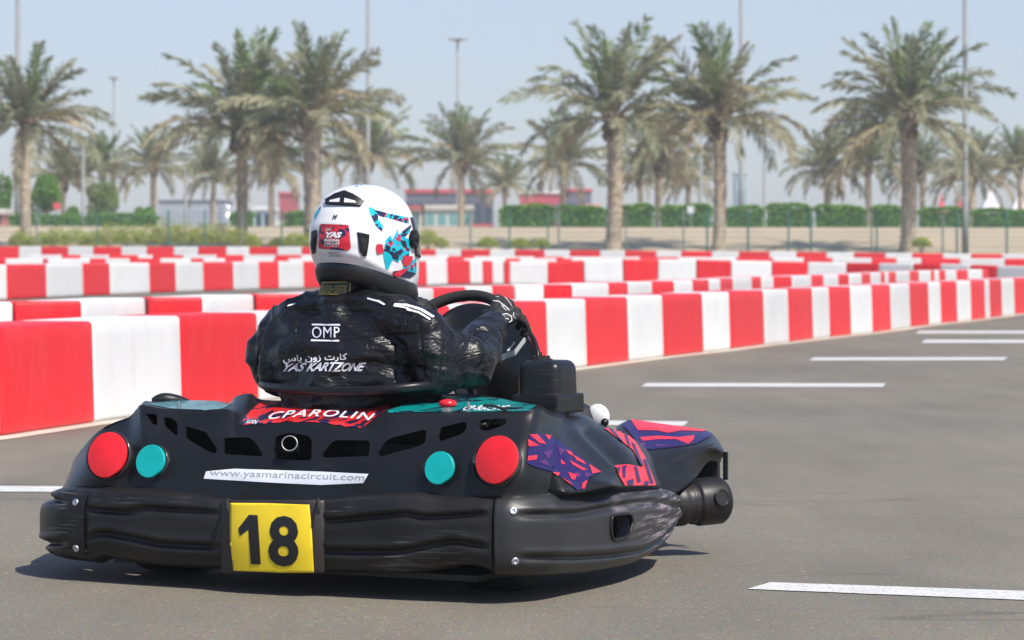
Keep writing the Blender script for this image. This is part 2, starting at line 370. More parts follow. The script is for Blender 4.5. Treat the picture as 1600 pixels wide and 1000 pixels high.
# ------------------------------------------------------------------ ground
def sand_z(x, y):
    return 0
for x in np.arange(-60, 61, 6.0):
    for y, z in ((124, 0.80), (130, 1.22), (138, 1.7), (150, 2.24), (158, 2.32)): ctrl.append((x, y, z - (0.0 if y > 140 else 0.0) - 0.12 * (x / 25.0) * (1 if y < 135 else 0.6 * 0 + 0.35), 1.0))
for px_ in range(700, 1601, 60):
    for yy in (535, 600, 700, 900):
        p = G(px_, yy); ctrl.append((p.x, p.y, 0, 1))
CT = np.array(ctrl)
def gz(x, y):
    if y < 15.2: return 0.0
    # flat on the driving side of the front wall
    if y < 60:
        xa = float(np.interp(y, [p.y for p in curves['nearest']], [p.x for p in curves['nearest']]))
        if x > xa - 0.1: return 0.0
    if y >= 150: return 2.24 - 0.042 * (x / 25.0)
    d2 = (CT[:, 0] - x) ** 2 + (CT[:, 1] - y) ** 2 + 0.02
    wt = 1 / d2 ** 1.6
    return float((wt * CT[:, 2]).sum() / wt.sum())
xs = np.concatenate([[-900, -400, -150, -80], np.arange(-46, 46.1, 1.0), [80, 150, 400, 900]])
ys = np.concatenate([[-60, -10, 4, 10, 14], np.arange(15.5, 70, 1.0), np.arange(70, 160, 2.0), [170, 200, 300, 600, 1400]])
GZ = np.array([[gz(x, y) if abs(x) < 50 else gz(math.copysign(50, x), y) for x in xs] for y in ys])
V = [(x, y, GZ[j, i]) for j, y in enumerate(ys) for i, x in enumerate(xs)]
nx = len(xs)
FA = [(j * nx + i, j * nx + i + 1, (j + 1) * nx + i + 1, (j + 1) * nx + i) for j in range(len(ys) - 1) for i in range(nx - 1)]
def gmesh(cond, dz, name):
    me = mesh_from([(a, b, c + dz) for a, b, c in V], FA, name, True)
    bm = bmesh.new(); bm.from_mesh(me)
    bmesh.ops.delete(bm, geom=[f for f in bm.faces if not cond(f.calc_center_median())], context='FACES')
    bm.to_mesh(me); bm.free(); return me
def asphalt_mat():
    m = mat('asphalt', (0.10, 0.096, 0.09), 0.8)
    n, l = m.node_tree.nodes, m.node_tree.links; p = n['Principled BSDF']
    tc = n.new('ShaderNodeTexCoord')
    def nz(sc, det=4, st=(1, 1, 1)):
        mp = n.new('ShaderNodeMapping'); mp.inputs['Scale'].default_value = st; l.new(tc.outputs['Object'], mp.inputs[0])
        t = n.new('ShaderNodeTexNoise'); t.inputs['Scale'].default_value = sc; t.inputs['Detail'].default_value = det; l.new(mp.outputs[0], t.inputs['Vector']); return t
    def mr(src, a, b, c, d):
        r = n.new('ShaderNodeMapRange'); r.inputs[1].default_value = a; r.inputs[2].default_value = b; r.inputs[3].default_value = c; r.inputs[4].default_value = d; l.new(src, r.inputs[0]); return r.outputs[0]
    def mul(a, b):
        x = n.new('ShaderNodeMath'); x.operation = 'MULTIPLY'; l.new(a, x.inputs[0]); l.new(b, x.inputs[1]); return x.outputs[0]
    v = mul(mr(nz(0.6, 5, (1, .45, 1)).outputs[0], 0.3, 0.7, 0.88, 1.1), mr(nz(170, 3).outputs[0], 0.3, 0.7, 0.62, 1.38))
    v = mul(v, mr(nz(3.0, 6, (1, 0.22, 1)).outputs[0], 0.3, 0.7, 0.88, 1.10))
    vo = n.new('ShaderNodeTexVoronoi'); vo.inputs['Scale'].default_value = 130; l.new(tc.outputs['Object'], vo.inputs['Vector'])
    sp = n.new('ShaderNodeSeparateColor'); l.new(vo.outputs['Color'], sp.inputs[0])
    v = mul(v, mr(sp.outputs[0], 0.96, 1.0, 1.0, 1.7))
    c1 = n.new('ShaderNodeMix'); c1.data_type = 'RGBA'; c1.inputs[6].default_value = (0.166, 0.147, 0.112, 1); c1.inputs[7].default_value = (0.146, 0.133, 0.106, 1)
    l.new(mr(nz(0.35, 3).outputs[0], 0.4, 0.6, 0, 1), c1.inputs[0])
    # sandy dust settled in drifting patches and tar-sealed cracks
    c2 = n.new('ShaderNodeMix'); c2.data_type = 'RGBA'; c2.inputs[7].default_value = (0.21, 0.165, 0.115, 1)
    l.new(mr(nz(0.5, 6, (0.5, 0.8, 1)).outputs[0], 0.60, 0.78, 0, 0.35), c2.inputs[0]); l.new(c1.outputs[2], c2.inputs[6])
    wv = nz(0.9, 2, (0.12, 1.3, 1)); 
    ab = n.new('ShaderNodeMath'); ab.operation = 'SUBTRACT'; ab.inputs[1].default_value = 0.5; l.new(wv.outputs[0], ab.inputs[0]); ab2 = n.new('ShaderNodeMath'); ab2.operation = 'ABSOLUTE'; l.new(ab.outputs[0], ab2.inputs[0])
    v = mul(v, mr(ab2.outputs[0], 0.0, 0.004, 0.72, 1.0))
    c3 = n.new('ShaderNodeMix'); c3.data_type = 'RGBA'; c3.blend_type = 'SOFT_LIGHT'; c3.inputs[0].default_value = .2; l.new(c2.outputs[2], c3.inputs[6]); l.new(vo.outputs['Color'], c3.inputs[7])
    hs = n.new('ShaderNodeHueSaturation'); l.new(c3.outputs[2], hs.inputs['Color']); l.new(v, hs.inputs['Value']); l.new(hs.outputs[0], p.inputs['Base Color'])
    b = n.new('ShaderNodeBump'); b.inputs['Strength'].default_value = 0.5; b.inputs['Distance'].default_value = 0.004
    l.new(nz(150, 3).outputs[0], b.inputs['Height']); l.new(b.outputs[0], p.inputs['Normal'])
    return m
M['asphalt'] = asphalt_mat()
M['sand'] = mat('sand', (0.42, 0.34, 0.235), 0.95, var=0.07, vscale=0.25, bump=0.4, bscale=1.2, bdist=0.1)
M['dust'] = mat('dusty_kerb', (0.52, 0.46, 0.38), 0.9, var=0.1, vscale=3)
link('ground', gmesh(lambda c: c.y < 123, 0, 'ground'), M['asphalt'], kind='structure')
link('sand_bank', gmesh(lambda c: c.y >= 123, 0, 'sand'), M['sand'], kind='structure')
# thin strip of drifted sand and concrete at the foot of the front wall
mb = MB(); st = curves['nearest']
lft = []; rgt = []
for i, p in enumerate(st):
    t = (st[min(i + 1, len(st) - 1)] - st[max(i - 1, 0)]); t.z = 0; t.normalize(); nn = Vector((-t.y, t.x, 0))
    lft.append(p + nn * 0.6); rgt.append(p - nn * (0.13 + 0.02 * math.sin(i * 1.7)))
mb.add([v + Vector((0, 0, .004)) for v in lft] + [v + Vector((0, 0, .004)) for v in rgt], [(i, i + 1, len(st) + i + 1, len(st) + i) for i in range(len(st) - 1)])
link('kerb_strip', mb.mesh(), M['dust'], kind='structure')
# painted bay lines
M['paint'] = mat('road_paint', (0.56, 0.56, 0.55), 0.7, var=0.06, vscale=9, bump=0.5, bscale=150, bdist=0.003)
def wear(m):
    n, l = m.node_tree.nodes, m.node_tree.links; p = n['Principled BSDF']; tc = n.new('ShaderNodeTexCoord')
    t = n.new('ShaderNodeTexNoise'); t.inputs['Scale'].default_value = 120; t.inputs['Detail'].default_value = 3; l.new(tc.outputs['Object'], t.inputs['Vector'])
    src = p.inputs['Base Color'].links[0].from_socket; r = n.new('ShaderNodeMapRange'); r.inputs[1].default_value = .55; r.inputs[2].default_value = .68; l.new(t.outputs[0], r.inputs[0])
    mx = n.new('ShaderNodeMix'); mx.data_type = 'RGBA'; mx.inputs[7].default_value = (0.2, 0.19, 0.18, 1); l.new(src, mx.inputs[6]); l.new(r.outputs[0], mx.inputs[0]); l.new(mx.outputs[2], p.inputs['Base Color'])
wear(M['paint'])
def road_line(quad, label):
    p = [G(x, y) for x, y in quad]; n = 24; vs = []
    for i in range(n + 1):
        a, b = p[0].lerp(p[1], i / n), p[3].lerp(p[2], i / n)
        j1, j2 = (rnd.uniform(-.002, .002) for _ in range(2)); vs += [a + Vector((0, j1, .0025)), b + Vector((0, j2, .0025))]
    me = mesh_from(vs, [(2 * i, 2 * i + 2, 2 * i + 3, 2 * i + 1) for i in range(n)])
    link('painted_line', me, M['paint'], smooth=False, kind='structure')
road_line([(1204, 911), (1760, 930), (1760, 945), (1168, 921.5)], '')
road_line([(1010, 599), (1384, 599.5), (1379, 605), (1002, 604.5)], '')
road_line([(1272, 559), (1575, 558.5), (1568, 563), (1264, 563.5)], '')
road_line([(1446, 531), (1750, 531.5), (1750, 536), (1440, 536)], '')
road_line([(1437, 517), (1750, 517.5), (1750, 521.5), (1430, 521)], '')
road_line([(720, 655.5), (1076, 659), (1068, 666), (710, 662.5)], '')
road_line([(-60, 760), (629, 763), (612, 773), (-80, 768.5)], '')
# ------------------------------------------------------------------ date palms
def leaf_mat(name, col, var=0.25):
    m = mat(name, col, 0.55, var=var, vscale=1.5); p = m.node_tree.nodes['Principled BSDF']
    n, l = m.node_tree.nodes, m.node_tree.links
    tr = n.new('ShaderNodeBsdfTranslucent'); tr.inputs[0].default_value = (*[min(1, c * 1.2) for c in col], 1)
    mx = n.new('ShaderNodeMixShader'); mx.inputs[0].default_value = 0.25; out = n['Material Output']
    l.new(p.outputs[0], mx.inputs[1]); l.new(tr.outputs[0], mx.inputs[2]); l.new(mx.outputs[0], out.inputs[0]); return m
M['frond'] = leaf_mat('palm_frond', (0.195, 0.215, 0.12)); M['frond_green'] = leaf_mat('young_palm_frond', (0.165, 0.23, 0.07))
M['frond_dry'] = leaf_mat('dry_palm_frond', (0.36, 0.31, 0.19)); M['frond_pale'] = leaf_mat('dusty_palm_frond', (0.31, 0.305, 0.185))
M['trunk'] = mat('palm_trunk', (0.40, 0.325, 0.24), 0.9, var=0.22, vscale=6, bump=0.6, bscale=18, bdist=0.05)
M['boot'] = mat('palm_boots', (0.13, 0.085, 0.05), 0.95, var=0.4, vscale=5)
def palm_crown(seed, Rr, nf=54):
    r = random.Random(seed); mb = MB(); nf = r.randint(36, 48); elo = r.uniform(88, 108)
    for k in range(nf):
        f = (k + r.random() * 0.6) / nf                      # 0 = youngest, upright
        az = k * 2.39996 + r.uniform(-.25, .25)
        el = R(87 - elo * f ** 1.0 + r.uniform(-9, 9)); L = Rr * (0.95 + 0.18 * min(1, f * 2.2)) * r.uniform(0.86, 1.1)
        droop = (0.35 + 1.0 * f + r.uniform(-.15, .2)) * (1 if f > .12 else .6)
        mi = 1 if f < 0.12 else (r.choice([0, 0, 3, 3, 1]) if f < 0.55 else r.choice([0, 0, 3, 3, 3, 2]))
        if f > 0.93: mi = 2
        n = 11; p = Vector((0, 0, 0.1 * (1 - f))) + Vector((math.cos(az), math.sin(az), 0)) * 0.12; pts = []; e = el
        for i in range(n + 1):
            pts.append(p.copy()); p = p + Vector((math.cos(az) * math.cos(e), math.sin(az) * math.cos(e), math.sin(e))) * (L / n); e -= droop / n * (0.4 + 1.4 * i / n) * 1.15
            e = max(e, R(-88))
        side = Vector((-math.sin(az), math.cos(az), 0)); tw = r.uniform(-.7, .7)
        mb.tube(pts, [0.035 * (1 - i / (n + 1)) + 0.006 for i in range(n + 1)], 4, mi=2, cap=False)
        m = 44
        for j in range(m):
            t = 0.16 + 0.84 * j / m; x = t * n; i = min(int(x), n - 1); q = pts[i].lerp(pts[i + 1], x - i)
            tan = (pts[i + 1] - pts[i]).normalized(); up = tan.cross(side).normalized(); sd = (side * math.cos(tw) + up * math.sin(tw))
            ln = 0.50 * Rr / 3 * math.sin(math.pi * (0.12 + 0.80 * t)) ** 0.7 * r.uniform(.8, 1.15) + 0.08
            for s_ in (-1, 1):
                d = (sd * s_ * 0.75 + tan * (0.62 + 0.5 * t) + Vector((0, 0, -1)) * r.uniform(.0, .35) + up * r.uniform(-.35, .5)).normalized()
                wd = (tan * 0.8 + up * r.uniform(-1, 1)).normalized() * (0.040 * Rr / 3)
                a = q + d * ln * 0.5; b = q + d * ln + Vector((0, 0, -0.05))
                mb.add([q - wd * .4, q + wd * .4, a + wd, b, a - wd], [(0, 1, 2, 4), (4, 2, 3)], mi)
    for k in range(40):                                       # cut frond bases and hanging fruit stalks below the crown
        az = r.uniform(0, 6.28); z = r.uniform(-.55, .1); rr = 0.2
        p = Vector((math.cos(az) * rr, math.sin(az) * rr, z - .15)); q = p + Vector((math.cos(az) * .16, math.sin(az) * .16, r.uniform(.15, .35)))
        mb.tube([p, q], [.07, .03], 5, mi=4)
    me = mb.mesh(); return me
def palm_trunk(seed, H, r0):
    r = random.Random(seed); n = int(H / 0.09); seg = 14; vs = []; bend = r.uniform(-.12, .12)
    for i in range(n + 1):
        t = i / n; z = t * H - 0.3; base = r0 * (1.15 - 0.27 * min(1, t / 0.12) + (0.18 * max(0, (t - .75) / .25)))
        rr = base * (1 + (0.10 if i % 2 else -0.03))
        for k in range(seg):
            a = 2 * math.pi * k / seg + i * 0.3; q = rr * (1 + 0.10 * r.uniform(-1, 1)); vs.append((math.cos(a) * q + bend * math.sin(t * 3.1), math.sin(a) * q, z))
    fs = [(i * seg + k, i * seg + (k + 1) % seg, (i + 1) * seg + (k + 1) % seg, (i + 1) * seg + k) for i in range(n) for k in range(seg)]
    return mesh_from(vs, fs)
crowns = [palm_crown(11 + i, 3.0, 56) for i in range(6)]
CM = [M['frond'], M['frond_green'], M['frond_dry'], M['frond_pale'], M['boot']]
for c in crowns:
    for mm in CM: c.materials.append(mm)
def palm(px, ybase, yneck, crown_px, trunk_px, d, label, group, v=0, rot=0.0, lean=0.0):
    s = F / d; p = W(px, ybase, d); zn = CH - (yneck - HY) / s
    gzb = max(0.5, p.z) if d < 140 else 2.1
    base = min(p.z, gzb)
    t = thing('date_palm', label, 'palm tree', (p.x, d, base), 0, group)
    H = zn - base + 0.3 + 0.25
    tr = link('trunk', palm_trunk(v * 7 + int(px), H, trunk_px / s / 2), M['trunk'], t, smooth=True)
    c = bpy.data.objects.new('crown', crowns[v % 6]); S.collection.objects.link(c); c.parent = t
    k = crown_px / s / 2.85; c.location = (0, 0, zn - base); c.scale = (k, k, k * 1.03); c.rotation_euler = (R(lean), R(lean * .5), rot)
gN = 'tall date palms just behind the farthest barrier wall'
palm(43, 389, 195, 116, 19, 128, 'tall date palm at the left edge of the row, with slender ringed trunk', gN, 0, 0.3)
palm(377, 389, 205, 142, 20, 130, 'broad drooping date palm left of the helmet, with a thin dark trunk', gN, 1, 1.2, 4)
palm(487, 389, 186, 130, 30, 128, 'tall date palm with stout trunk directly behind the white helmet', gN, 2, 2.6)
palm(957, 389, 185, 140, 27, 128, 'tall date palm with thick dark trunk right of the steering wheel', gN, 3, 0.8)
palm(1122, 389, 190, 132, 22, 129, 'tall date palm with trunk leaning at its dark foot, beside a lamp post', gN, 1, 4.0)
palm(1418, 390, 185, 140, 27, 128, 'tall date palm at the right with a thick pale ringed trunk', gN, 0, 2.1)
gF = 'smaller date palms behind the hedge'
for i, (px, yn, cp, tp, d, lab) in enumerate([
        (100, 285, 62, 9, 185, 'small hazy date palm behind the left bush'), (240, 262, 62, 10, 185, 'small date palm between the grey post and the silver shed'),
        (160, 268, 60, 9, 188, 'small date palm just left of the low palm by the shed'),
        (425, 262, 70, 10, 180, 'mid-size date palm between the two big trunks left of the helmet'), (335, 275, 55, 9, 190, 'small pale date palm above the silver shed'),
        (575, 250, 82, 12, 178, 'mid-size date palm rising right behind the helmet top'), (720, 255, 82, 12, 176, 'round date palm under the lone floodlight mast'),
        (882, 255, 78, 10, 176, 'round date palm left of the thick dark trunk'), (1030, 258, 82, 12, 178, 'round date palm between the two big trunks right of centre'),
        (998, 282, 50, 9, 192, 'small date palm close behind the thick dark trunk'),
        (1290, 265, 62, 10, 180, 'small date palm in the open gap right of centre'), (1355, 258, 72, 11, 178, 'date palm with drooping fronds left of the thick ringed trunk'),
        (1440, 270, 60, 10, 184, 'small date palm right behind the thick ringed trunk'), (1520, 275, 70, 13, 176, 'date palm with forked look right of the near lamp post'),
        (1592, 262, 62, 10, 178, 'date palm cut by the right edge of the picture'), (790, 290, 45, 8, 200, 'low faint date palm above the red stand'),
        (1075, 285, 48, 8, 196, 'small faint date palm left of the leaning trunk')]):
    palm(px, 356, yn, cp, tp, d, lab, gF, (i + 2) % 6, i * 1.3, (-1) ** i * 3)
# ------------------------------------------------------------------ hedges, bushes, shrubs
def leafcloud(n, size, shape, seed, mats=3):
    r = random.Random(seed); mb = MB()
    for i in range(n):
        p = shape(r); a = Vector((r.gauss(0, 1), r.gauss(0, 1), r.gauss(0, 1))).normalized(); b = a.orthogonal().normalized(); c = a.cross(b); s_ = size * r.uniform(.6, 1.4)
        mb.add([p - b * s_, p + c * s_ * .5, p + b * s_, p - c * s_ * .5], [(0, 1, 2, 3)], r.randrange(mats))
    return mb.mesh()
HM = [leaf_mat('hedge_leaf', (0.12, 0.27, 0.02)), leaf_mat('hedge_leaf_dark', (0.075, 0.19, 0.02)), leaf_mat('hedge_leaf_light', (0.22, 0.38, 0.03))]
SM = [leaf_mat('shrub_leaf', (0.32, 0.36, 0.03)), leaf_mat('shrub_leaf_dark', (0.13, 0.22, 0.02)), leaf_mat('shrub_leaf_yellow', (0.56, 0.52, 0.04))]
def hedge(x0, x1, ytop, lab, d=160.0):
    a, b = W(x0, ytop, d), W(x1, ytop, d); L = b.x - a.x; z0 = 2.0; H = a.z - z0
    def sh(r):
        x = r.uniform(-L / 2, L / 2); u = r.random(); t = 0.9
        e = min(1, (L / 2 - abs(x)) / 0.5 + .35)
        hh = H * (0.97 + 0.04 * math.sin(x * 1.3 + x0) + 0.02 * math.sin(x * 4)) * (0.8 + .2 * e)
        return Vector((x, (-t + r.uniform(0, .2)) if u < .5 else r.uniform(-t, t), r.uniform(0, hh) if u < .5 else hh - r.uniform(0, .15)))
    t = thing('hedge', lab, 'hedge', ((a.x + b.x) / 2, d, z0), 0, 'clipped hedges beyond the sand')
    link('foliage', leafcloud(int(1100 * L), 0.085, sh, int(x0)), HM, t, smooth=False)
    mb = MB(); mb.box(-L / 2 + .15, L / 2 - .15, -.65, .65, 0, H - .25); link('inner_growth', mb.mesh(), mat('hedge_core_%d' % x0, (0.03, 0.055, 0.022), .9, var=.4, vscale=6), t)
for a, b, y, l_ in [(18, 62, 333, 'low hedge left of the dense dark tree'), (66, 128, 336, 'low hedge under the dense dark tree'), (134, 248, 334, 'low hedge under the light feathery tree'), (360, 398, 330, 'hedge between silver shed and small blue cabin'), (445, 482, 328, 'short clipped hedge left of the helmet'), (780, 868, 320, 'clipped hedge right of the pale cabin'), (870, 950, 321, 'clipped hedge left of the thick dark trunk'), (962, 1022, 319, 'clipped hedge right of the thick dark trunk'), (1030, 1112, 318, 'clipped hedge between the two big trunks'),
                  (1132, 1193, 322, 'clipped hedge around the tall lamp post right of the leaning trunk'), (1196, 1268, 318, 'clipped hedge in the open gap, left block'), (1272, 1352, 320, 'clipped hedge in the open gap, right block'), (1360, 1408, 320, 'clipped hedge left of the thick ringed trunk'), (1434, 1512, 324, 'clipped hedge right of the thick ringed trunk'), (1518, 1660, 326, 'clipped hedge at the right edge')]:
    hedge(a, b, y, l_)
def bush(px, py, rx, ry, d, lab, mats, n=4500, size=.09, name='bush', cat='bush', trunk=True):
    c = W(px, py, d); s = F / d; rx, rz = rx / s, ry / s; base = 2.1 if d > 150 else gz(c.x, d) - .05; H = c.z - base
    lob = [(Vector((rnd.uniform(-.55, .55) * rx, rnd.uniform(-.4, .4) * rx, rnd.uniform(-.45, .5) * rz)), rnd.uniform(.4, .62)) for _ in range(9)]
    def sh(r):
        q, k = r.choice(lob); v = Vector((r.gauss(0, 1), r.gauss(0, 1), r.gauss(0, 1))).normalized() * r.uniform(.6, 1.02) ** .5
        return q + Vector((v.x * rx * k, v.y * rx * k, v.z * rz * k))
    t = thing(name, lab, cat, (c.x, d, base))
    o = link('foliage' if name != 'tree' else 'crown', leafcloud(n, size, sh, int(px)), mats, t, smooth=False); o.location = (0, 0, H)
    if trunk:
        mb = MB(); mb.tube([(0, 0, -.1), (.1, 0, H * .5), (0, .1, H + .1)], [.16, .11, .05], 8); mb.tube([(.1, 0, H * .5), (.5 * rx, 0, H + .2 * rz)], [.08, .03], 6); mb.tube([(.1, 0, H * .4), (-.5 * rx, 0, H + .1 * rz)], [.08, .03], 6)
        link('trunk', mb.mesh(), M['trunk'], t, smooth=True)
bush(72, 308, 27, 38, 172, 'dense dark green rounded tree behind the left palm trunk', HM, name='tree', cat='tree')
bush(166, 320, 32, 38, 168, 'light green feathery tree between small palms at the left', [leaf_mat('feathery_leaf', (.19, .26, .07)), HM[2], HM[0]], name='tree', cat='tree')
bush(226, 338, 16, 16, 166, 'small green bush beside the silver shed', HM, 2200)
bush(118, 340, 18, 18, 166, 'low dark green bush between the grey post and the light tree', HM, 2200)
bush(8, 310, 12, 40, 172, 'dark tree cut by the left edge of the picture', HM, 2500, name='tree', cat='tree')
def shrub(px, py, wpx, hpx, d, lab, n=700):
    b = W(px, py, d); s = F / d; w_, h_ = wpx / s, hpx / s; r = random.Random(int(px) * 3 + 1); mb = MB()
    for k in range(n):
        a = r.uniform(0, 6.28); rr = r.random() ** .5 * w_ / 2; x, y = math.cos(a) * rr, math.sin(a) * rr * .6
        hh = h_ * (1 - (rr / (w_ / 2)) ** 2 * .55) * r.uniform(.35, 1.08); p = Vector((x, y, hh)); q = Vector((r.gauss(0, .5), r.gauss(0, .5), r.uniform(.2, 1))).normalized(); c = q.orthogonal().normalized(); z = r.uniform(.06, .13)
        mb.add([p, p + q * z * .5 + c * z * .3, p + q * z, p + q * z * .5 - c * z * .3], [(0, 1, 2, 3)], r.randrange(3))
    t = thing('shrub', lab, 'shrub', (b.x, d, b.z), 0, 'low shrubs along the fence foot')
    link('foliage', mb.mesh(), SM, t, smooth=False)
    m2 = MB(); [m2.tube([(0, 0, -.2), (r.uniform(-.5, .5) * w_ * .6, r.uniform(-.2, .2), h_ * .7)], .015, 5) for _ in range(7)]; link('stem', m2.mesh(), M['trunk'], t)
SH = [(30, 26, 22), (62, 34, 20), (88, 36, 26), (118, 38, 25), (146, 34, 22), (172, 40, 32), (202, 40, 30), (232, 38, 30), (260, 40, 38), (290, 40, 34), (318, 38, 32), (346, 38, 34), (372, 34, 26), (392, 26, 18), (436, 26, 14), (462, 34, 20), (478, 26, 18), (668, 30, 24), (690, 18, 14), (762, 26, 14), (812, 28, 13), (846, 22, 12), (1440, 24, 14)]
SD = ['at the far left beside the slender trunk', 'yellowish, right of the slender trunk', 'bushy, yellow green, at the left', 'yellow, below the grey post', 'below the light green tree', 'taller, under the small palms', 'dense, left of the shed', 'dark green, at the shed corner', 'tallest of the strip, under the shed', 'dense, under the shed middle', 'dark, under the shed right half', 'beside the thin dark trunk', 'right of the thin dark trunk', 'last of the long strip', 'sparse, left of the stout trunk', 'dark, touching the stout trunk', 'behind the left of the helmet', 'upright, just right of the helmet', 'tiny, right of the helmet', 'low, below the cabins', 'rounded bright green, left of the thick dark trunk', 'sparse, near the thick dark trunk', 'tiny, at the foot of the ringed trunk']
for (px, w_, h_), l_ in zip(SH, SD): shrub(px, 390, w_ * 1.3, h_ * 1.25, 127, 'low shrub ' + l_, 700 if w_ > 20 else 350)
# ------------------------------------------------------------------ fence
M['fgreen'] = mat('green_fence_paint', (0.035, 0.13, 0.11), 0.5, var=.2, vscale=3)
M['fgrey'] = mat('weathered_fence_post', (0.16, 0.19, 0.17), 0.6, var=.2, vscale=3)
ft = thing('mesh_fence', 'green welded mesh fence with dark green posts in front of the sand', 'fence', (0, 126, 1.0))
for px in [57, 152, 263, 320, 378, 440, 735, 796, 856, 873, 978, 1068, 1105, 1169, 1232, 1267, 1362, 1370, 1473, 1495, 1573]:
    m2 = MB(); x = W(px, 0, 126).x; m2.tube([(x, 0, -.6), (x, 0, 1.72)], .045 if px % 2 else .035, 6); link('post', m2.mesh(), M['fgreen' if px % 3 else 'fgrey'], ft)
m2 = MB()
for x in np.arange(-22.5, 22.5, 0.11): m2.box(x - .004, x + .004, -.004, .004, -.3, 1.6)
link('wire_mesh', m2.mesh(), M['fgreen'], ft)
m2 = MB()
for z in np.arange(0.0, 1.65, 0.2): m2.box(-22.5, 22.5, .006, .018, z, z + .014)
link('horizontal_wires', m2.mesh(), M['fgreen'], ft)
# green windscreen netting on the farther fence, standing in front of the hedges
# ------------------------------------------------------------------ lamp posts
M['galv'] = mat('galvanised_pole', (0.22, 0.23, 0.23), 0.6, 0.0, var=.1, vscale=2)
def pole(px, y0, y1, wpx, d, lab, head=0, name='lamp_post', cat='lamp post'):
    b = W(px, y1, d); s = F / d; zt = CH - (y0 - HY) / s; base = min(b.z, gz(b.x, d) - .05) if d < 150 else 2.1; r_ = wpx / s / 2
    t = thing(name, lab, cat, (b.x, d, base), 0, None)
    m2 = MB(); H = zt - base; m2.tube([(0, 0, 0), (0, 0, H * .12), (0, 0, H * .12 + .03), (0, 0, H)], [r_ * 1.25, r_ * 1.25, r_, r_ * .65], 12); link('pole', m2.mesh(), M['galv'], t, smooth=True)
    if head:
        m2 = MB(); m2.tube([(0, 0, H - .05), (0, 0, H + .1)], [r_ * 2, r_ * 2], 10)
        for a in range(4):
            c_, s_ = math.cos(a * 1.57 + .4), math.sin(a * 1.57 + .4); e = head / s / 2
            m2.tube([(0, 0, H), (c_ * e * .6, s_ * e * .6, H + .08)], r_ * .5, 6)
        link('bracket', m2.mesh(), M['galv'], t)
        for a in range(4):
            c_, s_ = math.cos(a * 1.57 + .4), math.sin(a * 1.57 + .4); e = head / s / 2
            m3 = MB(); m3.box(-e * .3, e * .3, -e * .2, e * .2, -.08, .1); o = link('floodlight', m3.mesh(), M['galv'], t); o.location = (c_ * e * .75, s_ * e * .75, H + .1); o.rotation_euler = (0, 0, a * 1.57 + .4)
pole(28, -420, 352, 9, 165, 'tall grey lamp post at the far left edge beside the slender palm')
pole(130, 232, 354, 6, 160, 'short pale concrete post right of the slender palm')
pole(178, 124, 352, 4, 260, 'distant floodlight mast with flat head left of the broad palm', 16, 'floodlight_mast', 'floodlight')
pole(575, -400, 352, 6.5, 165, 'tall lamp post rising behind the helmet', 0)
pole(525, 222, 354, 4.5, 200, 'thin short lamp post between the stout palm and the helmet')
pole(715, 64, 352, 5, 240, 'floodlight mast with round head standing alone over the round palm', 28, 'floodlight_mast', 'floodlight')
pole(1095, 180, 354, 5.5, 175, 'pale thin lamp post left of the leaning palm trunk')
pole(1158, -380, 356, 7, 165, 'tall lamp post right of the leaning palm trunk')
pole(1194, 200, 356, 4.5, 180, 'thin pale lamp post right of the tall one near the leaning trunk')
pole(1508, -340, 389, 8.5, 127, 'tall nearby lamp post in front of the fence at the right')
pole(290, 265, 354, 5, 175, 'thin post standing before the silver shed')
pole(5, 265, 354, 6, 172, 'pale post cut by the left edge of the picture')
# ------------------------------------------------------------------ far buildings, signs, tents
def M_(n, c, **k): 
    if n not in M: M[n] = mat(n, c, **k)
    return M[n]
def bpart(name, t, o, x0, x1, z0, z1, dd, m, dy=0.0, wall=True):
    m2 = MB(); m2.box(x0, x1, dy, dy + dd, z0, z1); return link(name, m2.mesh(), m, t)
def house(px0, px1, ytop, d, lab, name, cat, col, roofcol, wins=0, wincol=(0.03, 0.05, 0.06), ybot=356, depth=6.0, roof_h=.3):
    s = F / d; a = W(px0, ytop, d); b = W(px1, ytop, d); H = a.z - 2.1; Wd = b.x - a.x
    t = thing(name, lab, cat, ((a.x + b.x) / 2, d, 2.1))
    bpart('wall', t, 0, -Wd / 2, Wd / 2, 0, H - roof_h, depth, M_(name + '_wall_%d' % px0, col, rough=.6, var=.08, vscale=1))
    m2 = MB(); m2.box(-Wd / 2 - .15, Wd / 2 + .15, -.2, depth + .2, H - roof_h + .003, H); link('roof', m2.mesh(), M_(name + '_roof_%d' % px0, roofcol, rough=.5, var=.1, vscale=1), t)
    for i in range(wins):
        w0 = -Wd / 2 + Wd * (i + .15) / wins; w1 = -Wd / 2 + Wd * (i + .85) / wins
        bpart('window', t, 0, w0, w1, H * .35, H * .75, .05, M_('dark_window_%d' % px0, wincol, rough=.2), dy=-.03)
    return t, Wd, H
# silver shed with ribbed cladding
t, Wd, H = house(247, 352, 306, 215, 'long silver grey shed behind the fence at the left', 'shed', 'shed', (0.33, 0.37, 0.43), (0.42, 0.45, 0.5))
m2 = MB()
for x in np.arange(-Wd / 2 + .1, Wd / 2, .35): m2.box(x, x + .12, -.06, -.003, .1, H - .35)
link('cladding_ribs', m2.mesh(), M_('shed_ribs', (0.36, .40, .46), rough=.4), t)
m2 = MB(); m2.tube([(0, 0, 0), (0, 0, 1.9)], 0.55, 18); 
tk = thing('water_tank', 'pale shiny cylindrical tank at the right end of the silver shed', 'tank', (W(354, 0, 212).x, 212, 2.1)); link('shell', m2.mesh(), M_('tank_metal', (.6, .62, .64), rough=.22, metal=.6), tk, smooth=True)
m2 = MB(); m2.tube([(0, 0, 1.903), (0, 0, 2.15), (0, 0, 2.3)], [.5, .4, .1], 18); link('lid', m2.mesh(), M['tank_metal'], tk, smooth=True)
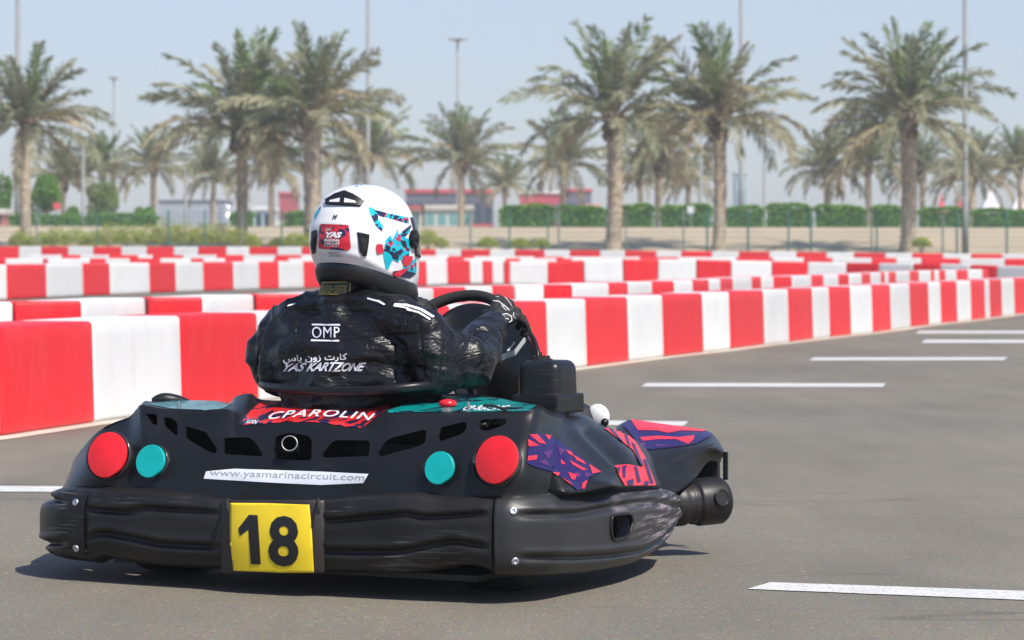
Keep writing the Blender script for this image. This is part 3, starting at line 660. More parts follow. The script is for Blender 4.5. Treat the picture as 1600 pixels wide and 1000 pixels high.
house(398, 424, 322, 230, 'small pale blue cabin between the two big trunks left of the helmet', 'cabin', 'cabin', (.45, .55, .62), (.6, .62, .64), 2)
house(428, 452, 345, 190, 'small white box hut left of the stout trunk', 'hut', 'hut', (.62, .62, .6), (.66, .66, .64), 1)
house(436, 462, 300, 330, 'distant red hut roof between the big trunks left of the helmet', 'pavilion', 'pavilion', (.35, .06, .07), (.45, .05, .06), 0)
# red and grey grandstand
t, Wd, H = house(634, 770, 296, 330, 'distant low grandstand with red roof band right of the helmet', 'grandstand', 'grandstand', (.09, .10, .13), (.50, .035, .06), 9, (.02, .03, .06), depth=10, roof_h=.4)
bpart('lower_band', t, 0, -Wd / 2 - .02, Wd / 2 + .02, H * .30, H * .36, .05, M_('red_band', (.5, .04, .06)), dy=-.06)
house(628, 660, 321, 200, 'pale beige cabin partly behind the helmet', 'cabin', 'cabin', (.50, .49, .42), (.40, .10, .10), 1, (.1, .16, .16))
t, Wd, H = house(663, 736, 320, 200, 'white cabin with glazed teal front right of the helmet', 'cabin', 'cabin', (.55, .56, .54), (.5, .48, .44), 4, (.16, .34, .34))
house(812, 876, 298, 320, 'distant red and white stand with slanted canopy left of the thick dark trunk', 'grandstand', 'grandstand', (.42, .05, .07), (.62, .62, .63), 5, (.1, .11, .15))
house(880, 924, 295, 325, 'distant red framed stand touching the thick dark trunk', 'grandstand', 'grandstand', (.12, .12, .16), (.5, .04, .07), 4, (.05, .07, .14))
house(918, 936, 318, 250, 'small red booth just left of the thick dark trunk', 'booth', 'booth', (.55, .08, .1), (.6, .3, .3), 1)
house(-14, 4, 326, 170, 'red and white booth cut by the left edge of the picture', 'booth', 'booth', (.5, .16, .14), (.6, .58, .56), 1)
house(1150, 1166, 268, 400, 'distant pale blue tower block beside the tall lamp post', 'tower', 'building', (.30, .42, .48), (.45, .5, .52), 2, (.2, .32, .38), depth=5)
def tent(px, ytop, wpx, d, lab, col):
    s = F / d; p = W(px, ytop, d); H = p.z - 2.1; w_ = wpx / s / 2
    t = thing('pointed_tent', lab, 'tent', (p.x, d, 2.1), 0, 'pointed canopies behind the hedge'); m2 = MB()
    prof = [(1.0, .55), (.7, .62), (.42, .72), (.2, .85), (.05, 1.0)]; vs = []
    for k, z in prof: vs += [(-w_ * k, -w_ * k, z * H), (w_ * k, -w_ * k, z * H), (w_ * k, w_ * k, z * H), (-w_ * k, w_ * k, z * H)]
    fs = [(i * 4 + j, i * 4 + (j + 1) % 4, i * 4 + 4 + (j + 1) % 4, i * 4 + 4 + j) for i in range(4) for j in range(4)] + [(16, 17, 18, 19)]
    m2.add(vs, fs); link('canopy', m2.mesh(), M_('tent_%s' % ('red' if col[1] < .3 else 'white'), col), t)
    for sx in (-1, 1):
        for sy in (-1, 1):
            m3 = MB(); m3.tube([(sx * w_ * .95, sy * w_ * .95, 0), (sx * w_ * .95, sy * w_ * .95, .55 * H)], .05, 6); link('leg', m3.mesh(), M['galv'], t)
    m3 = MB(); m3.box(-w_, w_, -w_ - .02, -w_, .35 * H, .55 * H); link('valance', m3.mesh(), M_('tent_%s' % ('red' if col[1] < .3 else 'white'), col), t)
tent(1471, 302, 22, 290, 'red pointed canopy right of the ringed trunk, left of its twin', (.62, .05, .08)); tent(1499, 301, 20, 292, 'red pointed canopy half hidden by the near lamp post', (.62, .05, .08))
tent(1547, 288, 34, 295, 'white pointed canopy right of the near lamp post', (.68, .68, .68)); tent(1592, 290, 30, 300, 'white pointed canopy at the right edge of the picture', (.68, .68, .68))
# round red road sign far left, small notices
def sign(px, py, rpx, d, lab, col, rnd_=True):
    s = F / d; p = W(px, py, d); t = thing('road_sign', lab, 'sign', (p.x, d, 2.1)); m2 = MB(); m2.tube([(0, 0, 0), (0, 0, p.z - 2.1)], .04, 6); link('post', m2.mesh(), M['galv'], t)
    m2 = MB(); r_ = rpx / s
    if rnd_: m2.tube([(0, -.06, p.z - 2.1), (0, -.03, p.z - 2.1)], r_, 20)
    else: m2.box(-r_, r_, -.07, -.04, p.z - 2.1 - r_ * 1.2, p.z - 2.1 + r_ * 1.2)
    link('face', m2.mesh(), M_('sign_%d' % px, col), t)
sign(89, 322, 6, 168, 'round red sign on a post among the left bushes', (.6, .08, .1)); sign(1079, 328, 5, 158, 'small pale square notice before the hedge left of the leaning trunk', (.55, .58, .62), False)

# ------------------------------------------------------------------ dusty air
m = bpy.data.materials.new('dusty_air'); m.use_nodes = True; n = m.node_tree.nodes; n.clear(); out = n.new('ShaderNodeOutputMaterial'); v = n.new('ShaderNodeVolumePrincipled')
v.inputs['Color'].default_value = (.90, .94, 1.0, 1); v.inputs['Density'].default_value = 0.0007; v.inputs['Anisotropy'].default_value = 0.0; m.node_tree.links.new(v.outputs[0], out.inputs['Volume'])
mb = MB(); mb.box(-240, 240, -3, 1200, -1.0, 90); link('haze', mb.mesh(), m, kind='stuff')
# ================================================================== THE KART (kart frame coordinates, pixel outlines put at real depths b)
kart = thing('rental_kart', 'black rental kart number 18 with red and teal round reflectors carrying the driver', 'go-kart', KO, -TH)
def kobj(name, me, m, parent=None, smooth=None, **p): return link(name, me, m, parent or kart, smooth, **p)
# ---- bumpers: a lofted face with two long flutes and three swelling lobes
def bumper(cols, top, bot, g1, g2, fade, bulge=0.030, gd=0.0115, ret=0.10, nrow=54, n=6, tpow=4.0, gw=0.0085):
    "cols: (px, b) of the face, left to right; top/bot/g1/g2: px -> y"
    P = catmull([(c[0], c[1], 0) for c in cols], n); out = []
    base = []
    for px, b, _ in P:
        T, B = K(px, top(px), b), K(px, bot(px), b); base.append((T, B, px, b))
    nn = len(base)
    for i in range(nn):
        T, B, px, b = base[i]; d = base[min(i + 1, nn - 1)][1] - base[max(i - 1, 0)][1]; d.z = 0; d.normalize()
        nrm = Vector((d.y, -d.x, 0)); 
        z1, z2 = K(px, g1(px), b).z, K(px, g2(px), b).z; fd = fade(px); col = []
        col.append(T - nrm * ret + Vector((0, 0, -.01)))
        for j in range(nrow + 1):
            t = j / nrow; z = T.z + (B.z - T.z) * t
            o = bulge * (1 - abs(2 * t - 1) ** tpow) - bulge
            for gz_, k in ((z1, 1.0), (z2, 1.0)):
                dz = (z - gz_) / gw
                o -= gd * fd * k * math.exp(-dz * dz) * (1.15 if dz < 0 else 1) - 0.004 * fd * math.exp(-(dz - 1.9) ** 2)
            o -= 0.025 * max(0, 1 - t / 0.06) ** 2 + 0.03 * max(0, 1 - (1 - t) / 0.06) ** 2
            col.append(Vector((T.x, T.y, z)) + nrm * (o + bulge * .5))
        col.append(B - nrm * ret + Vector((0, 0, .015)))
        out.append(col)
    return np.array([[tuple(v) for v in c] for c in out])
def tabf(t): return lambda x: interp(x, t)
topC = tabf([(60, 758), (82, 759), (140, 760), (180, 761), (227, 763.5), (290, 772), (356, 783), (430, 786), (495, 781), (550, 775), (604, 772), (652, 770), (682, 776), (771, 774)])
botC = tabf([(72, 850), (94, 876), (118, 880), (142, 882), (152, 876), (162, 872), (186, 879), (254, 888), (366, 893), (430, 896), (509, 896), (638, 898), (690, 892), (723, 886), (754, 891), (777, 903)])
g1C = tabf([(138, 795), (203, 801), (230, 794), (288, 798), (342, 801), (420, 808), (505, 815), (553, 811), (638, 803), (665, 809.5), (764, 803)])
g2C = tabf([(138, 842), (162, 832), (203, 838.5), (254, 850), (336, 854), (420, 858), (505, 860.6), (621, 862), (658, 855.5), (713, 845), (764, 854)])
def sm(x, a, b):
    t = max(0, min(1, (x - a) / (b - a))); return t * t * (3 - 2 * t)
C1 = bumper([(139, 0.0), (165, -.012), (230, -.022), (300, -.026), (360, -.03), (430, -.032), (500, -.03), (560, -.026), (640, -.022), (700, -.014), (745, -.006), (771, 0.002)],
            topC, botC, g1C, g2C, lambda x: sm(x, 139, 156) * (1 - sm(x, 335, 350) * (1 - sm(x, 500, 515))) * (1 - sm(x, 752, 768)) * 1.0)
mid_b = kobj('rear_bumper', grid_mesh(C1), M['bumper'], smooth=True)
# left end cap, wrapping forward along the far side
capcols = [(139, -.001), (122, .004), (100, .02), (84, .055), (75, .11), (73.5, .18)]
topL = tabf([(60, 764), (73, 770), (82, 761), (139, 760)]); botL = tabf([(72, 866), (78, 872), (94, 877), (118, 880), (142, 882)])
C2 = bumper(capcols[::-1], topL, botL, tabf([(70, 778), (139, 790)]), tabf([(70, 848), (139, 846)]), lambda x: 1 - sm(x, 88, 118), bulge=.04, gd=.022)
# hidden far side: mirrored run to the front wheel
ext = C2[0].copy(); hid = []
for k, (da, db) in enumerate([(-.03, 1.05), (-.05, .8), (-.05, .45), (-.03, .2)]):
    e = ext.copy(); e[:, 0] += da; e[:, 1] += db; hid.append(e)
C2 = np.concatenate([np.array(hid), C2])
kobj('bumper_end_cap', grid_mesh(C2), M['bumper'], smooth=True)
# right side pod
topR = tabf([(770, 774), (800, 772), (855, 769), (912, 767), (973, 760.5), (1041, 760), (1060, 768), (1066, 782)])
botR = tabf([(770, 905), (855, 903), (931, 898), (988, 887), (1020, 872), (1040, 852), (1052, 828), (1060, 815)])
g1R = tabf([(770, 806), (821, 804), (893, 802), (942, 793), (988, 785), (1026, 784), (1066, 796)])
g2R = tabf([(770, 872), (825, 870.7), (893, 870.7), (950, 867), (996, 860), (1022, 845), (1045, 820), (1060, 806)])
podcols = [(773, .003), (800, .02), (835, .07), (868, .14), (900, .26), (940, .42), (975, .57), (1003, .73), (1026, .88), (1041, 1.02), (1050, 1.12), (1054, 1.2)]
C3 = bumper(podcols, topR, botR, g1R, g2R, lambda x: sm(x, 795, 835) * (1 - sm(x, 1045, 1062)), bulge=.042, gd=.012, nrow=56, ret=.14, gw=.0085)
def scuffed():
    m = mat('scuffed_side_pod_plastic', (0.020, 0.020, 0.021), 0.42, bump=0.2, bscale=280, bdist=0.002)
    n, l = m.node_tree.nodes, m.node_tree.links; p = n['Principled BSDF']; tc = n.new('ShaderNodeTexCoord')
    mp = n.new('ShaderNodeMapping'); mp.inputs['Scale'].default_value = (6, 3, 60); mp.inputs['Rotation'].default_value = (R(6), 0, 0)
    l.new(tc.outputs['Object'], mp.inputs[0]); t = n.new('ShaderNodeTexNoise'); t.inputs['Scale'].default_value = 1.6; t.inputs['Detail'].default_value = 8; t.inputs['Roughness'].default_value = .7
    l.new(mp.outputs[0], t.inputs['Vector'])
    mp2 = n.new('ShaderNodeMapping'); l.new(tc.outputs['Object'], mp2.inputs[0]); t2 = n.new('ShaderNodeTexNoise'); t2.inputs['Scale'].default_value = 5; l.new(mp2.outputs[0], t2.inputs['Vector'])
    sp = n.new('ShaderNodeSeparateXYZ'); l.new(tc.outputs['Object'], sp.inputs[0])
    def mr(s, a, b, c=0, d=1):
        r = n.new('ShaderNodeMapRange'); r.inputs[1].default_value = a; r.inputs[2].default_value = b; r.inputs[3].default_value = c; r.inputs[4].default_value = d; l.new(s, r.inputs[0]); return r.outputs[0]
    def op(o, a, b):
        x = n.new('ShaderNodeMath'); x.operation = o; l.new(a, x.inputs[0]); l.new(b, x.inputs[1]) if not isinstance(b, float) else setattr(x.inputs[1], 'default_value', b); return x.outputs[0]
    s1 = mr(t.outputs[0], .48, .62); area = op('MULTIPLY', mr(sp.outputs['Y'], .5, .85), mr(sp.outputs['Z'], .05, .10)); area = op('MULTIPLY', area, mr(sp.outputs['Z'], .26, .20))
    near = op('MULTIPLY', mr(t2.outputs[0], .56, .66), mr(sp.outputs['Y'], .08, .2)); near = op('MULTIPLY', near, op('MULTIPLY', mr(t.outputs[0], .4, .6), 0.5))
    f = op('MAXIMUM', op('MULTIPLY', op('MULTIPLY', s1, area), 1.0), near)
    mx = n.new('ShaderNodeMix'); mx.data_type = 'RGBA'; mx.inputs[6].default_value = (.019, .0185, .0195, 1); mx.inputs[7].default_value = (.26, .22, .235, 1)
    l.new(f, mx.inputs[0]); l.new(mx.outputs[2], p.inputs['Base Color']); l.new(op('ADD', op('MULTIPLY', f, .4), .42), p.inputs['Roughness'])
    return m
M['scuff'] = scuffed()
me = grid_mesh(C3); pod_bvh = bvh_of(me)
# rounded hand hole cut through the pod
def prism(poly_px, bvh, depth0=-.12, depth1=.12, direction=(0, 1, 0), fallback_b=.2):
    "solid cutter through the surface point under each outline pixel"
    pts = []
    for x, y in poly_px:
        p, nn_ = hit(bvh, x, y); pts.append(p if p is not None else K(x, y, fallback_b))
    d = Vector(direction).normalized(); n = len(pts); m2 = MB()
    m2.add([p + d * depth0 for p in pts] + [p + d * depth1 for p in pts], [tuple(range(n))[::-1], tuple(range(n, 2 * n))] + [(i, (i + 1) % n, n + (i + 1) % n, n + i) for i in range(n)])
    return m2.mesh()
def round_poly(poly, r, k=3):
    out = []; n = len(poly); P = [Vector((x, y)) for x, y in poly]
    for i in range(n):
        a, b, c = P[i - 1], P[i], P[(i + 1) % n]; u, v = (a - b), (c - b); q = min(r, u.length * .45, v.length * .45); u.normalize(); v.normalize()
        p0, p1 = b + u * q, b + v * q
        for j in range(k + 1):
            t = j / k; out.append(tuple((1 - t) ** 2 * p0 + 2 * t * (1 - t) * b + t * t * p1))
    return out
def cut(me, cutters, thick=.006):
    me = apply_mods(me, [('SOLIDIFY', dict(thickness=thick, offset=-1))]); o = bpy.data.objects.new('t', me); S.collection.objects.link(o); cs = []
    for c in cutters:
        co = bpy.data.objects.new('c', c); S.collection.objects.link(co); cs.append(co); md = o.modifiers.new('b', 'BOOLEAN'); md.operation = 'DIFFERENCE'; md.solver = 'EXACT'; md.object = co
    dg = bpy.context.evaluated_depsgraph_get(); dg.update(); r = bpy.data.meshes.new_from_object(o.evaluated_get(dg))
    for x in cs + [o]: bpy.data.objects.remove(x)
    return r
def orient(me, inside):
    "make the normals of an open shell point away from a point inside it"
    bm = bmesh.new(); bm.from_mesh(me); bmesh.ops.recalc_face_normals(bm, faces=bm.faces); s = sum((f.normal.dot(f.calc_center_median() - Vector(inside)) > 0) * f.calc_area() - (f.normal.dot(f.calc_center_median() - Vector(inside)) < 0) * f.calc_area() for f in bm.faces)
    if s < 0: bmesh.ops.reverse_faces(bm, faces=bm.faces)
    bm.to_mesh(me); bm.free(); return me
hole = round_poly([(955, 805), (985, 802), (988, 815), (982, 838), (957, 845), (954, 830)], 7)
me = cut(orient(me, (.3, .5, .15)), [prism(hole, pod_bvh, -.2, .2, (1, -.25, 0))], .008)
pod = kobj('side_pod', me, M['scuff'], smooth=True)
rim = []
for x, y in hole + hole[:1]:
    p, n_ = hit(pod_bvh, x, y); rim.append(p + n_ * .002)
m2 = MB(); m2.tube(rim, .004, 6, cap=False); kobj('hole_lip', m2.mesh(), M['bumper'], pod, smooth=True)
m2 = MB(); m2.box(.50, .62, .3, .8, .07, .22); kobj('pod_inner', m2.mesh(), M['black'])
bvh_bump = bvh_of(grid_mesh(C1), grid_mesh(C2), grid_mesh(C3))
def bolt(px, py, bvh, r=.009, m='zinc', parent=None, name='bolt'):
    p, n_ = hit(bvh, px, py); m2 = MB(); q = n_.to_track_quat('Z', 'Y').to_matrix(); n = 14
    prof = [(1.15, 0), (1.15, .2), (.9, .42), (.45, .45), (.35, .15), (0.01, .15)]; vs = [p + q @ Vector((math.cos(2 * math.pi * k / n) * a * r, math.sin(2 * math.pi * k / n) * a * r, z * r)) for a, z in prof for k in range(n)]
    m2.add(vs, [(i * n + k, i * n + (k + 1) % n, (i + 1) * n + (k + 1) % n, (i + 1) * n + k) for i in range(len(prof) - 1) for k in range(n)])
    return kobj(name, m2.mesh(), M[m], parent, smooth=True)
for x, y in ((118, 785), (119, 857), (802, 798.5), (805, 877)): bolt(x, y, bvh_bump)
# ---- number plate: holder board clipped over the bumper, yellow card, black figures
def patch(px0, px1, yt, yb, bf, nx_=10, ny_=10, th=.006):
    rows_ = [[K(px0 + (px1 - px0) * i / nx_, yt(px0 + (px1 - px0) * i / nx_) + (yb(px0 + (px1 - px0) * i / nx_) - yt(px0 + (px1 - px0) * i / nx_)) * j / ny_, bf(px0 + (px1 - px0) * i / nx_, j / ny_)) for i in range(nx_ + 1)] for j in range(ny_ + 1)]
    me = grid_mesh(np.array([[tuple(p) for p in r] for r in rows_])); orient(me, (0, .6, .2)); return me
hb = lambda x, t: -.058 - .010 * math.sin(math.pi * t) + .022 * ((x - 426) / 80) ** 4
holder = patch(344, 508, lambda x: 781 + 0 * x, lambda x: 896, hb, 24, 14)
hbvh = bvh_of(holder)
ho = kobj('plate_holder', apply_mods(holder, [('SOLIDIFY', dict(thickness=.012, offset=-1)), ('BEVEL', dict(width=.004, segments=2, limit_method='ANGLE'))]), mat('brown_black_board', (.024, .018, .017), .5, bump=.2, bscale=150, bdist=.002), smooth=True)
yp = project([(361, 786), (420, 786.5), (484, 789), (487, 820), (491, 894), (440, 894), (367, 891), (362, 850)], [tuple(range(8))], hbvh, .0055, 4)
yo = kobj('number_plate', apply_mods(yp, [('SOLIDIFY', dict(thickness=.002, offset=-1))]), M['yellow'])
kobj('number', text_px('8', (421, 883.5), (468, 885.5), (422, 805), hbvh, .0068, 3, offset=.03), M['ink'], yo)
one = [(50 + x / 2.94, 580 + y / 2.94) for x, y in [(955, 722), (1003, 660), (1043, 662), (1057, 885), (1011, 884), (1001, 726), (962, 756)]]
kobj('number', project(one, [tuple(range(7))], hbvh, .0068, 3), M['ink'], yo)
for x, sx in ((356, -1), (497, 1)):
    m2 = MB(); m2.tube([K(x, 803, -.073), K(x + sx, 788, -.068), K(x, 780, -.04)], .004, 8); kobj('plate_strap', m2.mesh(), M['rubber'], ho, smooth=True)
# ---- engine cover (rear cowl)
top_edge = [(101, 757), (112, 735), (125, 707), (142, 686), (160, 670), (182, 659), (208, 652), (217, 634), (232, 637), (261, 641), (300, 642.5), (340, 642.5), (356, 640), (366, 652), (373, 665), (400, 663), (440, 661), (485, 661), (536, 667), (570, 669), (583, 658), (592, 650), (606, 646), (650, 647.5), (706, 648), (760, 647), (800, 646), (838, 642), (858, 650)]
bot_edge = tabf([(101, 757), (150, 758.5), (186, 764), (237, 760), (300, 767), (356, 776), (430, 778), (502, 774), (570, 771), (638, 769), (672, 774), (774, 772), (860, 770)])
# (px_top, y_top, b_top, y_front(deck front edge), b_front, px_bottom, b_bottom)
cc = [
    # px_bot, b_bot, px_top, y_top, b_top, px_front, y_front, b_front, belly
    (96, .30, 118, 738, .42, 140, 742, .60, .0),
    (101, .12, 114, 722, .30, 134, 716, .50, .01),
    (118, .05, 132, 697, .24, 150, 688, .48, .02),
    (142, .02, 152, 676, .21, 168, 668, .46, .03),
    (168, .01, 176, 663, .20, 190, 656, .46, .03),
    (196, .005, 200, 654, .20, 212, 648, .46, .02),
    (216, .0, 214, 640, .18, 224, 628, .46, .015),
    (236, .0, 222, 634, .165, 236, 627, .50, .012),
    (262, .0, 255, 640, .16, 268, 626, .55, .01),
    (300, .0, 300, 642.5, .155, 305, 626, .55, .01),
    (334, .0, 338, 642.5, .15, 340, 627, .55, .01),
    (356, .0, 357, 641, .15, 358, 630, .50, .01),
    (368, .0, 367, 652, .14, 369, 619, .40, .01),
    (380, .0, 376, 665, .12, 392, 615, .38, .008),
    (400, .0, 400, 664.5, .11, 407, 624, .42, .005),
    (440, .0, 440, 662, .11, 446, 626, .44, .0),
    (485, .0, 485, 661, .11, 500, 627, .44, .0),
    (520, .0, 520, 664, .11, 545, 628, .44, .0),
    (550, .0, 552, 669, .11, 585, 628, .44, .005),
    (572, .0, 574, 667, .12, 612, 628, .42, .01),
    (590, .0, 588, 654, .14, 620, 628, .46, .01),
    (606, .0, 606, 646, .15, 632, 624, .55, .01),
    (640, .0, 642, 647, .155, 660, 620, .60, .01),
    (680, .0, 690, 648, .155, 705, 618, .62, .01),
    (720, .0, 745, 647.5, .16, 755, 620, .60, .015),
    (756, .002, 800, 646, .17, 805, 626, .58, .02),
    (790, .01, 838, 642, .20, 842, 632, .56, .025),
    (822, .04, 856, 650, .28, 858, 640, .56, .03),
    (855, .11, 880, 656, .40, 884, 646, .60, .03),
]
rows_ = [[] for _ in range(9)]
for (pb, bb, pt, yt, bt, pf, yf, bf, be) in cc:
    yb = bot_edge(pb)
    def q(t, ex=0): # along the sloping face
        x = pb + (pt - pb) * t; y = yb + 6 - 0 + (yt - yb - 6) * t; b = bb + .02 + (bt - bb - .02) * t ** 1.05
        return K(x, y, b - ex)
    rows_[0].append(K(pb, yb + 9, bb + .018)); rows_[1].append(q(.04, .002)); rows_[2].append(q(.3, be + .012)); rows_[3].append(q(.6, be + .012)); rows_[4].append(q(.86, .007)); rows_[5].append(q(1))
    rows_[6].append(K(pt + (pf - pt) * .07, yt + (yf - yt) * .12, bt + (bf - bt) * .06)); rows_[7].append(K((pt + pf) / 2, yt + (yf - yt) * .55, (bt + bf) / 2)); rows_[8].append(K(pf, yf, bf))
CC = net(rows_, 4, 4)
cowl_me = grid_mesh(CC); orient(cowl_me, (-.0, .5, .2)); cowl_bvh = bvh_of(cowl_me)
Z1 = lambda l_: [(50 + x / 2.94, 580 + y / 2.94) for x, y in l_]
Z2 = lambda l_: [(400 + x / 2.94, 580 + y / 2.94) for x, y in l_]
vents = [Z1([(516, 194), (575, 198), (574, 250), (548, 246)]), Z1([(600, 212), (640, 214), (668, 238), (668, 298), (655, 296), (603, 250)]),
         Z1([(702, 250), (800, 280), (850, 355), (845, 378), (820, 376), (704, 310)]), Z1([(878, 306), (1000, 304), (1030, 330), (1060, 385), (1045, 392), (880, 382)]),
         Z2([(90, 300), (150, 284), (240, 296), (257, 320), (255, 400), (240, 411), (90, 405), (80, 360)]), Z2([(365, 316), (515, 318), (524, 335), (518, 390), (310, 398), (303, 385), (340, 335)]),
         Z2([(615, 308), (770, 268), (783, 275), (778, 325), (755, 342), (570, 393), (557, 380), (590, 330)]), Z2([(848, 258), (955, 232), (969, 240), (965, 270), (940, 290), (845, 324), (833, 310)]),
         Z2([(1035, 222), (1140, 216), (1152, 226), (1148, 242), (1100, 262), (1060, 276), (1025, 270), (1021, 240)])]
cowl_me2 = cut(cowl_me.copy(), [prism(round_poly(v, 3.5), cowl_bvh, -.10, .10) for v in vents], .006)
cowl = kobj('engine_cover', cowl_me2, M['plastic'], smooth=None)
me = cowl.data
bm = bmesh.new(); bm.from_mesh(me)
for f in bm.faces: f.smooth = True
for e in bm.edges:
    if len(e.link_faces) == 2 and e.calc_face_angle(0) > R(38): e.smooth = False
bm.to_mesh(me); bm.free()
# ---- right-hand side cover running from the cowl to the front wheel
sc_rows = [
    [K(860, 768, .15), K(885, 769, .16), (K(912, 768, .26)), K(950, 762, .42), K(985, 760, .60), K(1024, 759, .86), K(1034, 760, 1.0)],
    [K(849, 740, .175), K(875, 735, .20), K(910, 738, .30), K(948, 742, .45), K(985, 738, .64), K(1020, 740, .90), K(1026, 740, 1.02)],
    [K(845, 706, .21), K(868, 700, .24), K(900, 704, .36), K(938, 708, .52), K(975, 708, .70), K(1008, 712, .94), K(1018, 715, 1.06)],
    [K(840, 680, .255), K(862, 674, .30), K(892, 676, .44), K(930, 684, .60), K(965, 688, .78), K(996, 693, .99), K(1003, 695, 1.10)],
    [K(836, 660, .24), K(858, 656, .36), K(888, 656, .54), K(920, 655, .70), K(946, 668, .86), K(972, 676, 1.04), K(980, 680, 1.14)],
    [K(838, 652, .32), K(860, 648, .46), K(886, 650, .64), K(912, 648, .80), K(938, 662, .94), K(960, 672, 1.10), K(968, 676, 1.2)]]
SC = net(sc_rows, 9, 9)
for i in range(SC.shape[0]):                                 # two raised ribs and the hollow between them
    for j in range(SC.shape[1]):
        px, py = k2px(SC[i, j]); d = 0
        for (x0, y0), (x1, y1), wd, am in (((890, 668), (965, 740), 9, .010), ((940, 672), (1000, 730), 8, .008), ((850, 700), (915, 765), 8, -.006), ((915, 672), (978, 735), 9, -.016)):
            ux, uy = x1 - x0, y1 - y0; L = math.hypot(ux, uy); t = ((px - x0) * ux + (py - y0) * uy) / L / L; dd = abs((px - x0) * uy - (py - y0) * ux) / L
            d += am * math.exp(-(dd / wd) ** 2) * sm(t, -.1, .1) * (1 - sm(t, .9, 1.1))
        dc = ((px - 937) / 24) ** 2 + ((py - 762) / 16) ** 2; d += .03 * math.exp(-dc * 1.4)
        SC[i, j, 0] += d; SC[i, j, 2] += d * .3
sc_me = grid_mesh(SC); orient(sc_me, (.2, .6, .1)); sc_bvh = bvh_of(sc_me)
kobj('side_cover', apply_mods(sc_me.copy(), [('SOLIDIFY', dict(thickness=.006, offset=-1))]), M['plastic'], smooth=True)
Z3 = lambda l_: [(760 + x / 2.631, 540 + y / 2.631) for x, y in l_]
def decal(name, poly, m, bvh, off=.002, parent=None, step=3.0, **p):
    me = project(poly, [tuple(range(len(poly)))], bvh, off, step)
    return kobj(name, me, m, parent, **p)
all_side = bvh_of(sc_me, cowl_me)
def shards(polys, m, bvh, off, parent, name='printed_shards', step=3.0):
    v, f = [], []
    for p in polys: f.append(tuple(range(len(v), len(v) + len(p)))); v += p
    return kobj(name, project(v, f, bvh, off, step), m, parent)
navy_f = mat('navy_film', (.018, .012, .085), .4, spec=.3); red_f = mat('coral_film', (.66, .028, .05), .4, spec=.3); purple_f = mat('purple_film', (.08, .02, .11), .4, spec=.3)
pp = decal('printed_panel', Z3([(176, 368), (205, 362), (262, 372), (330, 420), (420, 488), (468, 522), (420, 545), (398, 594), (372, 596), (330, 560), (270, 520), (200, 500), (164, 485), (170, 430)]), navy_f, all_side, .0025)
shards([Z3(t) for t in ([(176, 370), (204, 366), (240, 407), (214, 403)], [(169, 388), (212, 412), (171, 417)], [(169, 456), (206, 452), (201, 470), (167, 474)], [(322, 432), (346, 440), (352, 458), (334, 448)], [(352, 452), (396, 478), (404, 492), (366, 474)], [(338, 474), (408, 513), (392, 516), (350, 492)], [(418, 490), (467, 523), (432, 530)], [(302, 468), (322, 490), (304, 488)], [(332, 524), (368, 532), (358, 555), (346, 552)], [(272, 524), (300, 526), (294, 540)], [(392, 566), (412, 556), (400, 592), (388, 590)], [(236, 368), (262, 372), (252, 390)], [(306, 546), (352, 580), (338, 564)])], red_f, all_side, .004, pp)
shards([Z3(t) for t in ([(230, 440), (270, 430), (250, 470)], [(290, 420), (320, 430), (300, 455)], [(360, 520), (388, 530), (372, 548)], [(210, 480), (240, 470), (262, 500)], [(400, 520), (430, 535), (404, 545)])], purple_f, all_side, .0035, pp)
p2_ = decal('printed_panel', Z3([(482, 340), (560, 352), (610, 395), (650, 460), (690, 560), (694, 576), (566, 576), (540, 530), (527, 494), (580, 490), (636, 500), (600, 430), (540, 385)]), red_f, all_side, .0025)
shards([Z3(t) for t in ([(500, 343), (516, 347), (562, 402), (546, 392)], [(560, 356), (576, 372), (590, 420), (578, 410)], [(592, 400), (606, 408), (642, 496), (628, 490)], [(556, 498), (574, 494), (566, 546), (556, 540)], [(602, 498), (614, 500), (630, 560), (618, 566)], [(640, 470), (652, 470), (682, 566), (672, 572)], [(530, 505), (548, 503), (542, 528)], [(574, 556), (600, 548), (598, 574), (576, 574)], [(648, 556), (664, 560), (660, 575), (640, 575)])], navy_f, all_side, .004, p2_)
# ---- deck stickers, lettering
dc_l = Z1([(560, 150), (640, 138), (900, 135), (930, 142), (905, 160), (868, 176), (800, 180), (640, 174), (530, 152)])
decal('deck_sticker', dc_l, M['tealfaded'], cowl_bvh, .0018, step=2)
dc_c = [(408, 628), (430, 626.5), (520, 627), (611, 628), (606, 640), (590, 650), (578, 661), (566, 669), (540, 667), (500, 660), (450, 659), (400, 663), (377, 664), (381, 655), (392, 642)]
c_st = decal('deck_sticker', dc_c, M['redcamo'], cowl_bvh, .0018, step=2)
dc_r = Z2([(600, 184), (660, 165), (720, 140), (850, 118), (1000, 112), (1100, 122), (1176, 140)]) + [(838, 634), (826, 642), (800, 644)] + Z2([(1000, 188), (700, 190), (620, 192)])
r_st = decal('deck_sticker', dc_r, M['tealcamo'], cowl_bvh, .0018, step=2)
def sticker_text(s, p0, pr, pu, bvh, m, parent, off=.0026, **k):
    return kobj('lettering', text_px(s, p0, pr, pu, bvh, off, **k), M[m], parent)
sticker_text('CPAROLIN', (418, 657), (582, 659), (423, 646), cowl_bvh, 'white_print', c_st, offset=.012, shear=.25, bend=-6, spacing=1.15)
sticker_text('SOIN', (384, 662.5), (402, 662.5), (386, 657.5), cowl_bvh, 'white_print', c_st, offset=.01, shear=.3)
sticker_text('CP-RACING', (722, 643), (792, 642.5), (728, 635), cowl_bvh, 'white_print', r_st, offset=.02, shear=.3)
url = Z2([(-228, 461), (-100, 449), (120, 456), (300, 462), (518, 473), (494, 514), (300, 523), (100, 514), (-239, 494)])
u_st = decal('web_address_sticker', url, M['sticker_white'], cowl_bvh, .0018, step=2)
